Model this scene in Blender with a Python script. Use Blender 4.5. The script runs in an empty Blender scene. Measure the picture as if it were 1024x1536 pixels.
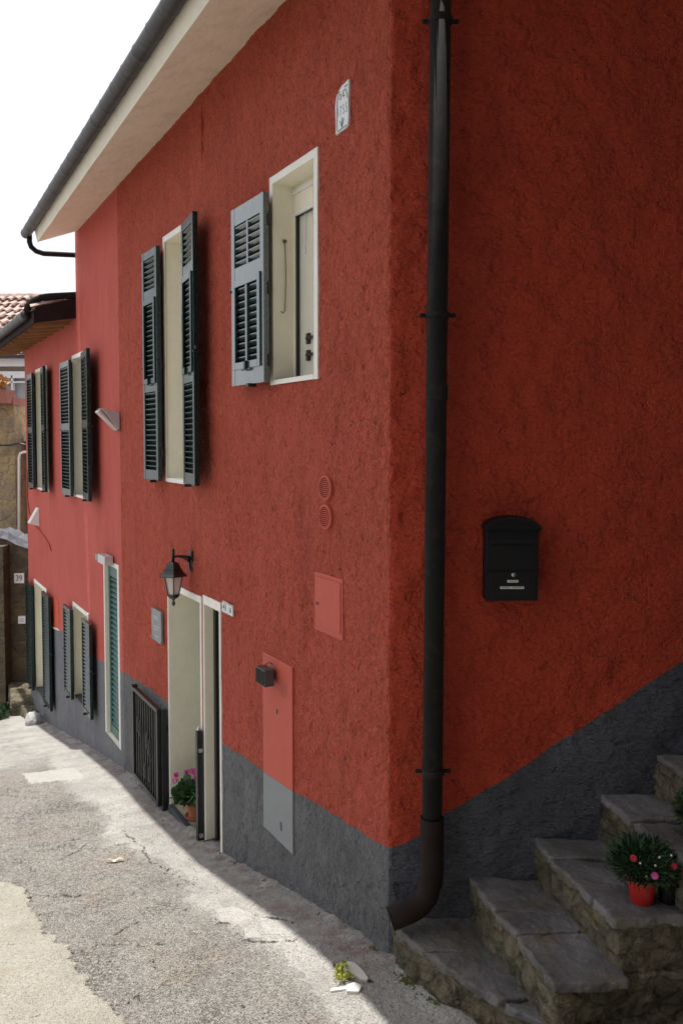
import bpy, bmesh, math, random
from mathutils import Vector, Matrix, noise
random.seed(7)
S = bpy.context.scene
col = S.collection
# ------------------------------------------------------------------ camera
F_PX = 1200.0; PITCH = math.radians(2.75); EYE = 2.70
PY = 660 + F_PX*math.tan(PITCH)
cam_d = bpy.data.cameras.new('camera'); cam = bpy.data.objects.new('camera', cam_d); col.objects.link(cam)
cam.location = (0, 0, EYE); cam.rotation_euler = (math.radians(90)-PITCH, 0, 0)
cam_d.sensor_fit = 'VERTICAL'; cam_d.sensor_height = 36; cam_d.lens = 36*F_PX/1536
cam_d.shift_y = -(768-PY)/1536; cam_d.clip_end = 2000; cam_d.clip_start = .05
S.camera = cam
# ------------------------------------------------------------------ frame of the street facade
C = Vector((.2487, 4.21, 0)); D = Vector((-.50451, .86341, 0)); N = Vector((-.86341, -.50451, 0))
ROT = math.atan2(-D.y, -D.x)
def W(u, n, z): return C - D*u + N*n + Vector((0, 0, z))       # facade coordinates -> world
def UN(x, y):
    a = Vector((x, y, 0)) - C
    return -a.dot(D), a.dot(N)
# ------------------------------------------------------------------ light
SUN_SLOPE_U, SUN_SLOPE_N = .10, -.076      # metres a shadow moves along / away from the facade per metre of fall
to_sun = (-(C - D*1 - C)*SUN_SLOPE_U - N*SUN_SLOPE_N + Vector((0, 0, 1))).normalized()
sd = bpy.data.lights.new('sun', 'SUN'); sun = bpy.data.objects.new('sun', sd); col.objects.link(sun)
sd.energy = 4.7; sd.angle = math.radians(.5); sd.color = (1, .955, .88)
sun.rotation_euler = to_sun.to_track_quat('Z', 'Y').to_euler()
w = bpy.data.worlds.new('World'); S.world = w; w.use_nodes = True
nt = w.node_tree; bg = nt.nodes['Background']
sky = nt.nodes.new('ShaderNodeTexSky'); sky.sky_type = 'NISHITA'; sky.sun_disc = False
sky.sun_elevation = math.asin(to_sun.z); sky.sun_rotation = math.atan2(to_sun.x, to_sun.y)
sky.air_density = 1.0; sky.dust_density = 4.0; sky.ozone_density = 1.0
# thin bright cloud veil over the whole sky
tc = nt.nodes.new('ShaderNodeTexCoord'); cn = nt.nodes.new('ShaderNodeTexNoise'); cn.inputs['Scale'].default_value = 1.6; cn.inputs['Detail'].default_value = 5
cr_ = nt.nodes.new('ShaderNodeMapRange'); cr_.inputs[1].default_value = .3; cr_.inputs[2].default_value = .7; cr_.inputs[3].default_value = .72; cr_.inputs[4].default_value = .95
mx = nt.nodes.new('ShaderNodeMix'); mx.data_type = 'RGBA'; mx.inputs[7].default_value = (5.7, 5.75, 5.95, 1)
nt.links.new(tc.outputs['Generated'], cn.inputs['Vector']); nt.links.new(cn.outputs[0], cr_.inputs[0]); nt.links.new(cr_.outputs[0], mx.inputs[0])
nt.links.new(sky.outputs[0], mx.inputs[6]); nt.links.new(mx.outputs[2], bg.inputs[0]); bg.inputs[1].default_value = .15
S.view_settings.view_transform = 'Standard'; S.view_settings.look = 'None'
S.view_settings.exposure = .42; S.view_settings.gamma = 1
S.render.engine = 'CYCLES'
# ------------------------------------------------------------------ materials
class NT:
    def __init__(s, name):
        s.m = bpy.data.materials.new(name); s.m.use_nodes = True; s.t = s.m.node_tree
        s.b = s.t.nodes['Principled BSDF']; s.c = s.n('ShaderNodeTexCoord').outputs['Object']
    def n(s, typ, **k):
        o = s.t.nodes.new(typ)
        for a, v in k.items():
            if a.startswith('_'): setattr(o, a[1:], v)
        for a, v in k.items():
            if not a.startswith('_'):
                key = a.replace('0', ' ')
                i = o.inputs[key] if key in o.inputs else o.inputs[int(a[1:])]
                s.set(i, v)
        return o
    def set(s, i, v):
        if isinstance(v, bpy.types.NodeSocket): s.t.links.new(v, i)
        elif isinstance(v, tuple) and len(v) == 3 and i.type == 'RGBA': i.default_value = (*v, 1)
        else: i.default_value = v
    def map(s, sc=(1, 1, 1), rot=(0, 0, 0), src=None):
        o = s.n('ShaderNodeMapping'); s.set(o.inputs['Vector'], src or s.c); o.inputs['Scale'].default_value = sc; o.inputs['Rotation'].default_value = rot
        return o.outputs[0]
    def noise(s, scale, detail=3, rough=.55, vec=None, dist=0):
        o = s.n('ShaderNodeTexNoise'); s.set(o.inputs['Vector'], vec or s.c)
        o.inputs['Scale'].default_value = scale; o.inputs['Detail'].default_value = detail; o.inputs['Roughness'].default_value = rough; o.inputs['Distortion'].default_value = dist
        return o.outputs['Fac']
    def vor(s, scale, vec=None, feature='F1', out='Distance', rnd=1):
        o = s.n('ShaderNodeTexVoronoi'); o.feature = feature; s.set(o.inputs['Vector'], vec or s.c); o.inputs['Scale'].default_value = scale; o.inputs['Randomness'].default_value = rnd
        return o.outputs[out]
    def ramp(s, f, a, b, lo=0., hi=1.):
        o = s.n('ShaderNodeMapRange'); s.set(o.inputs[0], f); o.inputs[1].default_value = a; o.inputs[2].default_value = b; o.inputs[3].default_value = lo; o.inputs[4].default_value = hi
        return o.outputs[0]
    def mix(s, f, a, b, mode='MIX'):
        o = s.n('ShaderNodeMix'); o.data_type = 'RGBA'; o.blend_type = mode; s.set(o.inputs[0], f); s.set(o.inputs[6], a); s.set(o.inputs[7], b)
        return o.outputs[2]
    def math(s, op, a, b=0.):
        o = s.n('ShaderNodeMath'); o.operation = op; s.set(o.inputs[0], a); s.set(o.inputs[1], b); return o.outputs[0]
    def attr(s, name):
        o = s.n('ShaderNodeAttribute'); o.attribute_name = name; return o.outputs['Fac']
    def bump(s, h, dist, strength=1., prev=None):
        o = s.n('ShaderNodeBump'); s.set(o.inputs['Height'], h); o.inputs['Distance'].default_value = dist; o.inputs['Strength'].default_value = strength
        if prev: s.set(o.inputs['Normal'], prev)
        return o.outputs[0]
    def out(s, color, rough=.8, normal=None, metal=0., spec=None, coat=None):
        s.set(s.b.inputs['Base Color'], color); s.set(s.b.inputs['Roughness'], rough); s.b.inputs['Metallic'].default_value = metal
        if normal: s.set(s.b.inputs['Normal'], normal)
        if spec is not None: s.b.inputs['Specular IOR Level'].default_value = spec
        if coat: s.b.inputs['Coat Weight'].default_value = coat; s.b.inputs['Coat Roughness'].default_value = .15
        return s.m
def plain(name, c, rough=.6, metal=0., var=.12, bs=60, bd=.0006, spec=None, coat=None, dirt=None):
    s = NT(name)
    k = s.ramp(s.noise(7, 4, .65), .3, .7, 0, 1)
    cc = s.mix(k, tuple(x*(1-var) for x in c), tuple(min(1, x*(1+var)) for x in c))
    if dirt:
        cc = s.mix(s.ramp(s.noise(14, 5, .7), .52, .72, 0, .75), cc, dirt)
    return s.out(cc, rough if not isinstance(rough, tuple) else s.ramp(s.noise(18, 3), .3, .7, *rough), s.bump(s.noise(bs, 4, .6), bd), metal, spec, coat)
def stucco(name, c1, c2, speck, amt=1., big=1., stretch=(1, 1, .55)):
    s = NT(name)
    v = s.map(stretch)
    n1 = s.noise(11, 4, .6, v); n2 = s.noise(48, 5, .68, v, .6)
    pits = s.ramp(s.vor(62, s.map((1, 1, .5))), 0, .38, 0, 1); gate = s.ramp(s.noise(16, 3, .6), .48, .6, 0, 1)
    pit = s.mix(gate, (1, 1, 1), pits)
    h = s.math('ADD', s.math('MULTIPLY', n2, 1.1*amt), s.math('MULTIPLY', pit, .55*amt))
    nb = s.bump(s.noise(5.5, 3, .55), .08*big)
    nb = s.bump(n1, .075*big, 1, nb)
    nb = s.bump(h, .06, 1, nb)
    cc = s.mix(s.ramp(s.noise(1.3, 6, .72), .36, .64, 0, 1), c1, c2)
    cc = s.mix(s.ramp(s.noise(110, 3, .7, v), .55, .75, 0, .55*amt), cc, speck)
    cc = s.mix(s.ramp(s.noise(70, 4, .75, v), .55, .72, 0, .26*amt), cc, tuple(x*.45 for x in c1))  # this and the next dark speckle paint pit shade into the colour
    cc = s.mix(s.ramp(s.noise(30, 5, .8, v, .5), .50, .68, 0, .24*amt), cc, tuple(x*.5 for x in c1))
    cc = s.mix(s.ramp(s.noise(3.5, 5, .7, s.map((1.6, 1.6, .22))), .48, .70, 0, .4), cc, tuple(x*.66 for x in c1))
    return s.out(cc, .88, nb, 0, .35)
M = {}
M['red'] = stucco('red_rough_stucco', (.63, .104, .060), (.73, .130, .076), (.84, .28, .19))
M['redshade'] = stucco('red_shaded_side_stucco', (.38, .040, .016), (.47, .053, .022), (.5, .07, .035), .3, .9, (.8, .8, .9))  # same red as the facade, darkened to carry the side wall's shade
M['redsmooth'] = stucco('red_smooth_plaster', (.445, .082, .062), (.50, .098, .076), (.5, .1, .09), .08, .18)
M['redpanel'] = plain('red_painted_sheet', (.46, .080, .050), .7, var=.05, bd=.0004)
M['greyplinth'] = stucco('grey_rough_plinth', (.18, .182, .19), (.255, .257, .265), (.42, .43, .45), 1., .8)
M['greyshade'] = stucco('grey_shaded_side_plinth', (.07, .075, .098), (.115, .12, .14), (.2, .21, .23), .25, 1.2, (.6, .6, 1.6))  # base grey darkened round the corner, shade put into the colour
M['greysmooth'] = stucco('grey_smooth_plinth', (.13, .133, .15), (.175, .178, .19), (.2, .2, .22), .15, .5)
M['greypanel'] = plain('grey_painted_sheet', (.20, .215, .225), .6, var=.06, bd=.0004)
M['cream'] = plain('cream_plaster', (.84, .80, .66), .85, var=.04, bs=30, bd=.002)
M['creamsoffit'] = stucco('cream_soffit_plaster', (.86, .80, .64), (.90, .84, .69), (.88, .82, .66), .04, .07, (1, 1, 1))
M['fascia'] = plain('pale_fascia_paint', (.78, .74, .63), .85, var=.05, bs=25, bd=.003)
M['white'] = plain('white_trim_paint', (.80, .79, .74), .75, var=.05, bs=25, bd=.003, dirt=(.66, .62, .54))
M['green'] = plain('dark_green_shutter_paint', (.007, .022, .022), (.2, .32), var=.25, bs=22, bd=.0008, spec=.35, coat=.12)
M['greenlit'] = plain('lit_dark_green_shutter_paint', (.02, .045, .05), (.22, .34), var=.25, bs=22, bd=.0006, spec=1., coat=1.)  # lighter, glossier copy of the shutter paint, sky sheen built in
M['gap_shade'] = plain('painted_slat_gap_shade', (.004, .010, .010), .9, var=.3, spec=.1)  # near-black colour that paints the shade seen between slats
M['green2'] = plain('blue_green_door_paint', (.045, .125, .115), .45, var=.15, bd=.0008)
M['blackmetal'] = plain('black_iron_paint', (.012, .012, .014), .38, .0, var=.3, bd=.0008)
M['lampblack'] = plain('glossy_black_cast_metal', (.006, .006, .008), .25, .0, var=.2, bd=.001, coat=.3)
M['pipe'] = plain('dark_drainpipe_paint', (.011, .010, .011), .8, .0, var=.3, bs=20, bd=.0015, spec=.25, dirt=(.03, .022, .018))
M['pipelow'] = plain('brown_drainpipe_shoe', (.016, .010, .008), .8, .0, var=.3, bs=20, bd=.0015, spec=.2)
M['gutter'] = plain('weathered_gutter_metal', (.028, .025, .028), .5, .0, var=.25, bs=20, bd=.001, dirt=(.09, .08, .085))
M['glassdark'] = plain('dark_door_glass', (.03, .04, .045), .12, var=.1, bd=.0003)
M['glassgrey'] = plain('grey_window_glass', (.28, .30, .31), .1, var=.1, bd=.0003)
M['frost'] = plain('milky_lamp_glass', (.62, .56, .55), .25, var=.05, bd=.0003)
M['curtain'] = plain('pale_inner_shutter_paint', (.68, .66, .56), .6, var=.05, bd=.0005)
M['slate'] = plain('dark_slate_sill', (.035, .042, .055), .5, var=.3, bd=.002)
M['tilefloor'] = plain('sandy_floor_tile', (.36, .32, .22), .6, var=.12, bd=.001)
M['alu'] = plain('pale_cast_aluminium', (.52, .50, .52), .42, .25, var=.12, bd=.0008)
M['greyplastic'] = plain('dark_grey_plastic', (.07, .07, .075), .5, var=.15)
M['whiteplastic'] = plain('white_plastic', (.78, .78, .78), .4, var=.04)
M['plaque'] = plain('weathered_steel_plaque', (.22, .245, .26), .45, .35, var=.2, bs=25, bd=.001)
M['ceramic'] = plain('white_ceramic', (.70, .74, .74), .3, var=.06, bd=.0008, dirt=(.60, .58, .60))
M['ink'] = plain('dark_blue_glaze', (.03, .05, .10), .4)
M['mailblack'] = plain('black_enamel_sheet', (.005, .005, .007), .5, var=.2, bd=.0006, spec=.25)
M['steel'] = plain('bright_lock_steel', (.6, .6, .6), .3, .8)
M['sticker'] = plain('paper_sticker', (.62, .62, .6), .7, var=.05)
M['terracotta'] = plain('terracotta', (.36, .12, .06), .8, var=.2, bd=.001, dirt=(.30, .17, .11))
M['redpot'] = plain('red_plastic_pot', (.36, .014, .010), .35, var=.06)
M['soil'] = plain('potting_soil', (.03, .02, .013), .95, var=.3, bs=80, bd=.006)
def leafm(name, c1, c2, scale=9, rough=.5):
    s = NT(name); k = s.ramp(s.noise(scale*4, 2), .35, .65, 0, 1)
    m = s.out(s.mix(k, c1, c2), rough, s.bump(s.noise(90, 2), .001)); return m
M['leafdark'] = leafm('cyclamen_leaf', (.018, .055, .018), (.045, .11, .03))
M['leafneedle'] = leafm('feathery_leaf', (.014, .04, .016), (.04, .085, .028))
M['leafyellow'] = leafm('yellow_green_weed', (.34, .38, .07), (.50, .50, .12))
M['stem'] = leafm('plant_stem', (.06, .09, .03), (.10, .11, .05))
M['pink'] = leafm('pink_petal', (.56, .05, .27), (.72, .13, .42))
M['palepink'] = leafm('pale_pink_petal', (.75, .22, .50), (.85, .38, .62))
M['redflower'] = leafm('crimson_petal', (.50, .010, .03), (.62, .03, .07))
M['dryleaf'] = leafm('dry_leaf', (.45, .38, .30), (.6, .54, .46))
M['orangeleaf'] = leafm('orange_bush_leaf', (.40, .20, .08), (.50, .32, .14))
M['moss'] = leafm('moss', (.05, .06, .012), (.11, .12, .03), 30, .95)
def slabm():
    s = NT('blue_grey_flagstone'); k = s.ramp(s.noise(2.6, 5, .62), .32, .68, 0, 1)
    cc = s.mix(k, (.055, .05, .045), (.20, .195, .205))
    cc = s.mix(s.ramp(s.noise(7, 6, .7, None, .5), .52, .68, 0, .8), cc, (.15, .125, .085))
    cc = s.mix(s.ramp(s.noise(34, 5, .7), .60, .72, 0, .8), cc, (.32, .31, .29))
    crk = s.math('MAXIMUM', s.ramp(s.vor(1.5, s.map((1, 1, .2)), 'DISTANCE_TO_EDGE'), 0, .009, 0, 1), s.ramp(s.noise(2.5, 2), .45, .55, 0, 1)); cc = s.mix(s.ramp(s.noise(1.4, 4, .7), .5, .62, 0, .55), cc, (.11, .10, .075))
    layer = s.noise(3.2, 6, .6, s.map((1, 1, 1)), .25)
    nb = s.bump(layer, .05); nb = s.bump(s.noise(60, 5, .7), .005, 1, nb)
    return s.out(cc, s.ramp(s.noise(5, 3), .3, .7, .55, .85), nb)
M['slab'] = slabm()
def rubblem(name, a, b, c, sc=1., mortar=(.22, .18, .12)):
    s = NT(name); k = s.ramp(s.noise(5*sc, 5, .65, None, .8), .3, .7, 0, 1)
    cc = s.mix(k, a, b); cc = s.mix(s.ramp(s.noise(13*sc, 5, .7), .53, .66, 0, .9), cc, c)
    cc = s.mix(s.ramp(s.noise(45*sc, 4, .7), .62, .72, 0, .7), cc, (.42, .40, .34))
    ed = s.vor(6.5*sc, s.map((1, 1, 1.5)), 'DISTANCE_TO_EDGE'); cid = s.n('ShaderNodeSeparateColor', Color=s.vor(6.5*sc, s.map((1, 1, 1.5)), 'F1', 'Color')).outputs[0]
    cc = s.mix(s.ramp(cid, 0, 1, 0, .22), cc, (.20, .175, .13)); cc = s.mix(s.ramp(s.math('ADD', ed, s.math('MULTIPLY', s.noise(20, 4, .7), .06)), .035, .08, .35, 0), cc, (.03, .026, .016)); cc = s.mix(s.ramp(s.noise(6*sc, 5, .75), .50, .64, 0, .7), cc, (.055, .055, .022))
    nb = s.bump(s.ramp(ed, 0, .12, 0, 1), .016); nb = s.bump(s.noise(9*sc, 5, .7, None, .3), .05, 1, nb); nb = s.bump(s.noise(38*sc, 5, .7), .014, 1, nb)
    return s.out(cc, .9, nb)
M['riser'] = rubblem('mossy_rubble_riser', (.06, .046, .024), (.22, .185, .12), (.032, .032, .014))
def rubwall(name, stone1, stone2, mort, dark):
    s = NT(name); v = s.map((1, 1, 1.7)); n = s.n('ShaderNodeVectorMath'); n.operation = 'ADD'; s.set(n.inputs[0], v)
    nn = s.n('ShaderNodeTexNoise'); s.set(nn.inputs['Vector'], s.c); nn.inputs['Scale'].default_value = 3.
    sc = s.n('ShaderNodeVectorMath'); sc.operation = 'SCALE'; s.set(sc.inputs[0], nn.outputs['Color']); sc.inputs[3].default_value = .35; s.set(n.inputs[1], sc.outputs[0])
    e = s.vor(2.8, n.outputs[0], 'DISTANCE_TO_EDGE'); cid = s.vor(2.8, n.outputs[0], 'F1', 'Color')
    st = s.mix(s.n('ShaderNodeSeparateColor', Color=cid).outputs[0], stone1, stone2)
    st = s.mix(s.ramp(s.noise(6, 5, .7), .5, .68, 0, .8), st, dark)
    cc = s.mix(s.ramp(s.math('ADD', e, s.math('MULTIPLY', s.noise(9, 5, .7), .12)), .06, .15, .55, 1), mort, st); cc = s.mix(s.ramp(s.noise(1.7, 6, .75), .5, .66, 0, .75), cc, dark)
    nb = s.bump(s.ramp(e, 0, .14, 0, 1), .02); nb = s.bump(s.noise(8, 5, .7), .04, 1, nb); nb = s.bump(s.noise(22, 5, .7), .015, 1, nb)
    return s.out(cc, .95, nb)
M['tanrubble'] = rubwall('tan_rubble_masonry', (.40, .29, .15), (.30, .25, .17), (.48, .35, .19), (.17, .14, .10))
M['brownrubble'] = rubwall('brown_rubble_masonry', (.17, .125, .065), (.10, .085, .06), (.15, .12, .08), (.06, .055, .04))
M['greyrender'] = plain('grey_brown_render', (.21, .18, .14), .9, var=.35, bs=12, bd=.02, dirt=(.12, .10, .08))
M['coping'] = plain('slate_coping', (.10, .105, .13), .8, var=.3, bs=12, bd=.01, dirt=(.2, .2, .2))
M['bgwall'] = plain('pale_beige_render', (.56, .49, .42), .85, var=.08, bs=10, bd=.005)
M['bgwhite'] = plain('pale_window_frame', (.74, .74, .76), .5, var=.04)
M['rooftile'] = plain('pale_lichen_roof_tile', (.44, .33, .29), .85, var=.5, bs=12, bd=.01, dirt=(.20, .11, .085))
M['darkwood'] = plain('dark_brown_verge_board', (.022, .011, .012), .8, var=.3, spec=.15)
M['soffitwood'] = plain('orange_brown_soffit_board', (.17, .055, .014), .8, var=.3, bs=15, bd=.003)
M['rafter'] = plain('light_wood_rafter', (.32, .17, .07), .7, var=.2)
M['brick'] = plain('dull_red_brick', (.30, .12, .09), .85, var=.2, bs=20, bd=.005)
M['boulder'] = plain('pale_grey_boulder', (.42, .42, .42), .9, var=.3, bs=15, bd=.02)
M['shard'] = plain('white_limestone_shard', (.66, .64, .60), .7, var=.1, bs=25, bd=.003)
M['string'] = plain('white_cord', (.75, .74, .7), .8)
M['rust'] = plain('aged_brass_hook', (.12, .09, .05), .5, .5)
M['shade_house'] = rubwall('shade_house_stone', (.09, .08, .065), (.07, .06, .05), (.08, .07, .06), (.04, .035, .03))  # dark stone for the unseen houses added as shade
def groundm():
    s = NT('worn_concrete_street')
    ap = s.attr('apron'); gr = s.attr('smooth'); cr = s.attr('crack'); pt = s.attr('patch')
    wv = s.n('ShaderNodeVectorMath'); wv.operation = 'ADD'; wn_ = s.n('ShaderNodeTexNoise'); s.set(wn_.inputs['Vector'], s.c); wn_.inputs['Scale'].default_value = 55; s.set(wv.inputs[0], s.c); sc_ = s.n('ShaderNodeVectorMath'); sc_.operation = 'SCALE'; sc_.inputs[3].default_value = .02; s.set(sc_.inputs[0], wn_.outputs['Color']); s.set(wv.inputs[1], sc_.outputs[0])
    agg = s.vor(95, wv.outputs[0], 'F1', 'Color'); aggd = s.vor(95, wv.outputs[0], 'F1', 'Distance')
    a1 = s.n('ShaderNodeSeparateColor', Color=agg).outputs[0]
    base = s.mix(s.ramp(s.noise(1.6, 5, .62), .34, .66, 0, 1), (.315, .30, .275), (.43, .41, .375))
    base = s.mix(s.ramp(s.noise(1.9, 5, .65, None, .4), .52, .68, 0, .7), base, (.37, .285, .19))
    rough = s.mix(s.ramp(a1, 0, 1, 0, 1), (.22, .205, .19), (.54, .52, .485))
    base_r = s.mix(.5, base, rough)
    base_r = s.mix(s.ramp(s.noise(21, 5, .75), .5, .68, 0, .6), base_r, (.18, .165, .145))
    sm = s.mix(s.ramp(s.noise(2.2, 6, .65), .35, .65, 0, 1), (.31, .295, .24), (.385, .37, .31))
    sm = s.mix(s.ramp(s.noise(44, 5, .75), .55, .72, 0, .5), sm, (.20, .19, .15))
    apc = s.mix(s.ramp(s.noise(3.0, 6, .7), .35, .65, 0, 1), (.335, .33, .315), (.485, .47, .44))
    apc = s.mix(s.ramp(s.noise(36, 6, .75), .54, .68, 0, .65), apc, (.22, .205, .185))
    gz_ = s.ramp(s.math('ADD', s.math('MULTIPLY', ap, .7), s.math('MULTIPLY', s.noise(12, 6, .75), .6)), .42, .82, 0, .85); cc = s.mix(s.math('MULTIPLY', gr, s.ramp(s.noise(14, 5, .75), .3, .6, .45, .8)), base_r, sm); cc = s.mix(gz_, cc, apc); ap = gz_; cc = s.mix(s.math('MULTIPLY', pt, .7), cc, (.46, .445, .42))
    cc = s.mix(s.ramp(s.vor(300), .0, .16, .0, 1), s.mix(s.ramp(s.noise(9, 2), .5, .62, 0, .8), cc, (.09, .08, .07)), cc)
    crk = s.ramp(s.math('ADD', cr, s.math('MULTIPLY', s.math('SUBTRACT', s.noise(38, 5, .75), .5), 1.8)), .42, .8, 0, 1)
    cc = s.mix(s.math('MULTIPLY', crk, .85), cc, (.10, .088, .07))
    smooth = s.math('MAXIMUM', s.math('MAXIMUM', gr, ap), pt)
    amp = s.ramp(smooth, 0, 1, 1, .28)
    h = s.math('MULTIPLY', s.math('ADD', s.math('MULTIPLY', s.ramp(aggd, 0, .55, 1, 0), .9), s.noise(42, 6, .75)), amp)
    cv = s.math('MULTIPLY', s.ramp(s.vor(24, wv.outputs[0], 'DISTANCE_TO_EDGE'), 0, .10, 1, 0), s.ramp(s.noise(2.6, 4, .7), .50, .62, 0, 1))
    cv = s.math('MULTIPLY', cv, s.math('SUBTRACT', 1., s.math('MULTIPLY', smooth, .85)))
    cc = s.mix(s.math('MULTIPLY', cv, .65), cc, (.10, .09, .075))
    pk = s.math('MULTIPLY', s.ramp(s.noise(15, 6, .8), .60, .66, 0, 1), s.ramp(s.noise(3.1, 3), .45, .6, 0, 1)); cc = s.mix(s.math('MULTIPLY', pk, .55), cc, (.12, .105, .085))
    ft = s.math('MULTIPLY', s.attr('foot'), s.ramp(s.noise(5, 6, .75), .45, .62, 0, .75)); cc = s.mix(ft, cc, (.20, .10, .09))
    nb = s.bump(s.noise(7, 6, .7), .05); nb = s.bump(cv, -.012, 1, nb); nb = s.bump(s.math('MULTIPLY', s.noise(19, 4, .65), amp), .03, 1, nb); nb = s.bump(h, .018, 1, nb); nb = s.bump(crk, -.02, 1, nb)
    return s.out(cc, .93, nb, 0, .25)
M['ground'] = groundm()
# ------------------------------------------------------------------ mesh helpers
def fac(p): return (p[0], -p[1], p[2])                      # (u, n, z) -> local coordinates of a facade object
def idn(p): return tuple(p)
class MB:
    def __init__(s, xf=idn): s.v = []; s.f = []; s.mi = []; s.xf = xf; s.cur = 0
    def add(s, pts, faces):
        k = len(s.v); s.v += [s.xf(p) for p in pts]
        for f in faces: s.f.append([i+k for i in f]); s.mi.append(s.cur)
        return s
    def box(s, x0, x1, y0, y1, z0, z1):
        return s.add([(x, y, z) for z in (z0, z1) for x, y in ((x0, y0), (x1, y0), (x1, y1), (x0, y1))],
                     [(0, 3, 2, 1), (4, 5, 6, 7), (0, 1, 5, 4), (1, 2, 6, 5), (2, 3, 7, 6), (3, 0, 4, 7)])
    def hexa(s, p):      # 8 points: bottom ring, top ring
        return s.add(p, [(0, 3, 2, 1), (4, 5, 6, 7), (0, 1, 5, 4), (1, 2, 6, 5), (2, 3, 7, 6), (3, 0, 4, 7)])
    def quad(s, *p): return s.add(p, [tuple(range(len(p)))])
    def prism(s, poly, axis, a, b):      # polygon in the two other axes, extruded a..b
        def P(q, t):
            q = list(q); q.insert(axis, t); return tuple(q)
        n = len(poly)
        return s.add([P(q, a) for q in poly]+[P(q, b) for q in poly],
                     [tuple(range(n))[::-1], tuple(range(n, 2*n))]+[(i, (i+1) % n, (i+1) % n+n, i+n) for i in range(n)])
    def tube(s, pts, r, seg=10, cap=True):
        pts = [Vector(p) for p in pts]; R_ = r if isinstance(r, (list, tuple)) else [r]*len(pts)
        rings = []; up = None
        for i, p in enumerate(pts):
            t = (pts[min(i+1, len(pts)-1)]-pts[max(i-1, 0)]).normalized()
            if up is None:
                up = Vector((0, 0, 1)) if abs(t.z) < .9 else Vector((1, 0, 0))
            a = t.cross(up).normalized(); up = a.cross(t).normalized()
            rings.append([p+(a*math.cos(j*2*math.pi/seg)+up*math.sin(j*2*math.pi/seg))*R_[i] for j in range(seg)])
        k = [q for r_ in rings for q in r_]; fs = []
        for i in range(len(pts)-1):
            for j in range(seg):
                fs.append((i*seg+j, i*seg+(j+1) % seg, (i+1)*seg+(j+1) % seg, (i+1)*seg+j))
        if cap: fs.append(tuple(range(seg))[::-1]); fs.append(tuple((len(pts)-1)*seg+j for j in range(seg)))
        return s.add([tuple(q) for q in k], fs)
    def lathe(s, prof, c=(0, 0, 0), seg=16, ph=0.):
        pts = [(c[0]+r*math.cos(ph+j*2*math.pi/seg), c[1]+r*math.sin(ph+j*2*math.pi/seg), c[2]+z) for r, z in prof for j in range(seg)]
        fs = [(i*seg+j, i*seg+(j+1) % seg, (i+1)*seg+(j+1) % seg, (i+1)*seg+j) for i in range(len(prof)-1) for j in range(seg)]
        fs.append(tuple(range(seg))[::-1]); fs.append(tuple((len(prof)-1)*seg+j for j in range(seg)))
        return s.add(pts, fs)
    def ico(s, c, r, sub=1, sq=(1, 1, 1), jit=0.):
        bm = bmesh.new(); bmesh.ops.create_icosphere(bm, subdivisions=sub, radius=1)
        pts = []
        for v in bm.verts:
            k = 1+jit*noise.noise(v.co*2.3+Vector(c)*7)
            pts.append(tuple(c[i]+v.co[i]*r*sq[i]*k for i in range(3)))
        fs = [tuple(v.index for v in f.verts) for f in bm.faces]; bm.free()
        return s.add(pts, fs)
    def build(s, name, mat, parent=None, smooth=False, loc=None, rz=0, bevel=0, fix=True, seg=2):
        me = bpy.data.meshes.new(name); me.from_pydata(s.v, [], s.f)
        for m in (mat if isinstance(mat, (list, tuple)) else [mat]): me.materials.append(M[m])
        if any(s.mi): me.polygons.foreach_set('material_index', s.mi)
        if fix:
            bm = bmesh.new(); bm.from_mesh(me); bmesh.ops.recalc_face_normals(bm, faces=bm.faces); bm.to_mesh(me); bm.free()
        if smooth: me.polygons.foreach_set('use_smooth', [True]*len(me.polygons))
        o = bpy.data.objects.new(name, me); col.objects.link(o); o.parent = parent
        if loc is not None: o.location = loc
        o.rotation_euler = (0, 0, rz)
        if bevel:
            b = o.modifiers.new('bevel', 'BEVEL'); b.width = bevel; b.segments = seg; b.limit_method = 'ANGLE'
        if smooth and not bevel:
            pass
        return o
def tag(o, label=None, cat=None, group=None, kind=None):
    if label: o['label'] = label
    if cat: o['category'] = cat
    if group: o['group'] = group
    if kind: o['kind'] = kind
    return o
def empty(name, loc, rz=0, label=None, cat=None, group=None):
    o = bpy.data.objects.new(name, None); col.objects.link(o); o.location = loc; o.rotation_euler = (0, 0, rz); o.empty_display_size = .1
    return tag(o, label, cat, group)
def fthing(name, u, n, z, label, cat, group=None, extra=0.):   # a thing that stands on or hangs from the street facade
    return empty(name, W(u, n, z), ROT+extra, label, cat, group)
def text(name, body, size, mat, parent, loc, rot, depth=.0015, stretch=1., bold=.0, align='CENTER'):
    cu = bpy.data.curves.new(name, 'FONT'); cu.body = body; cu.size = size; cu.extrude = depth; cu.align_x = align; cu.align_y = 'CENTER'; cu.offset = bold
    o = bpy.data.objects.new(name, cu); col.objects.link(o)
    dg = bpy.context.evaluated_depsgraph_get(); me = bpy.data.meshes.new_from_object(o.evaluated_get(dg)); bpy.data.objects.remove(o)
    o = bpy.data.objects.new(name, me); col.objects.link(o); me.materials.clear(); me.materials.append(M[mat]); o.parent = parent
    o.location = loc; o.rotation_euler = rot; o.scale = (stretch, 1, 1)
    return o
def interp(tab, x):
    if x <= tab[0][0]: return tab[0][1]
    for (a, b), (c, d) in zip(tab, tab[1:]):
        if x <= c: return b+(d-b)*(x-a)/(c-a)
    return tab[-1][1]
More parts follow.
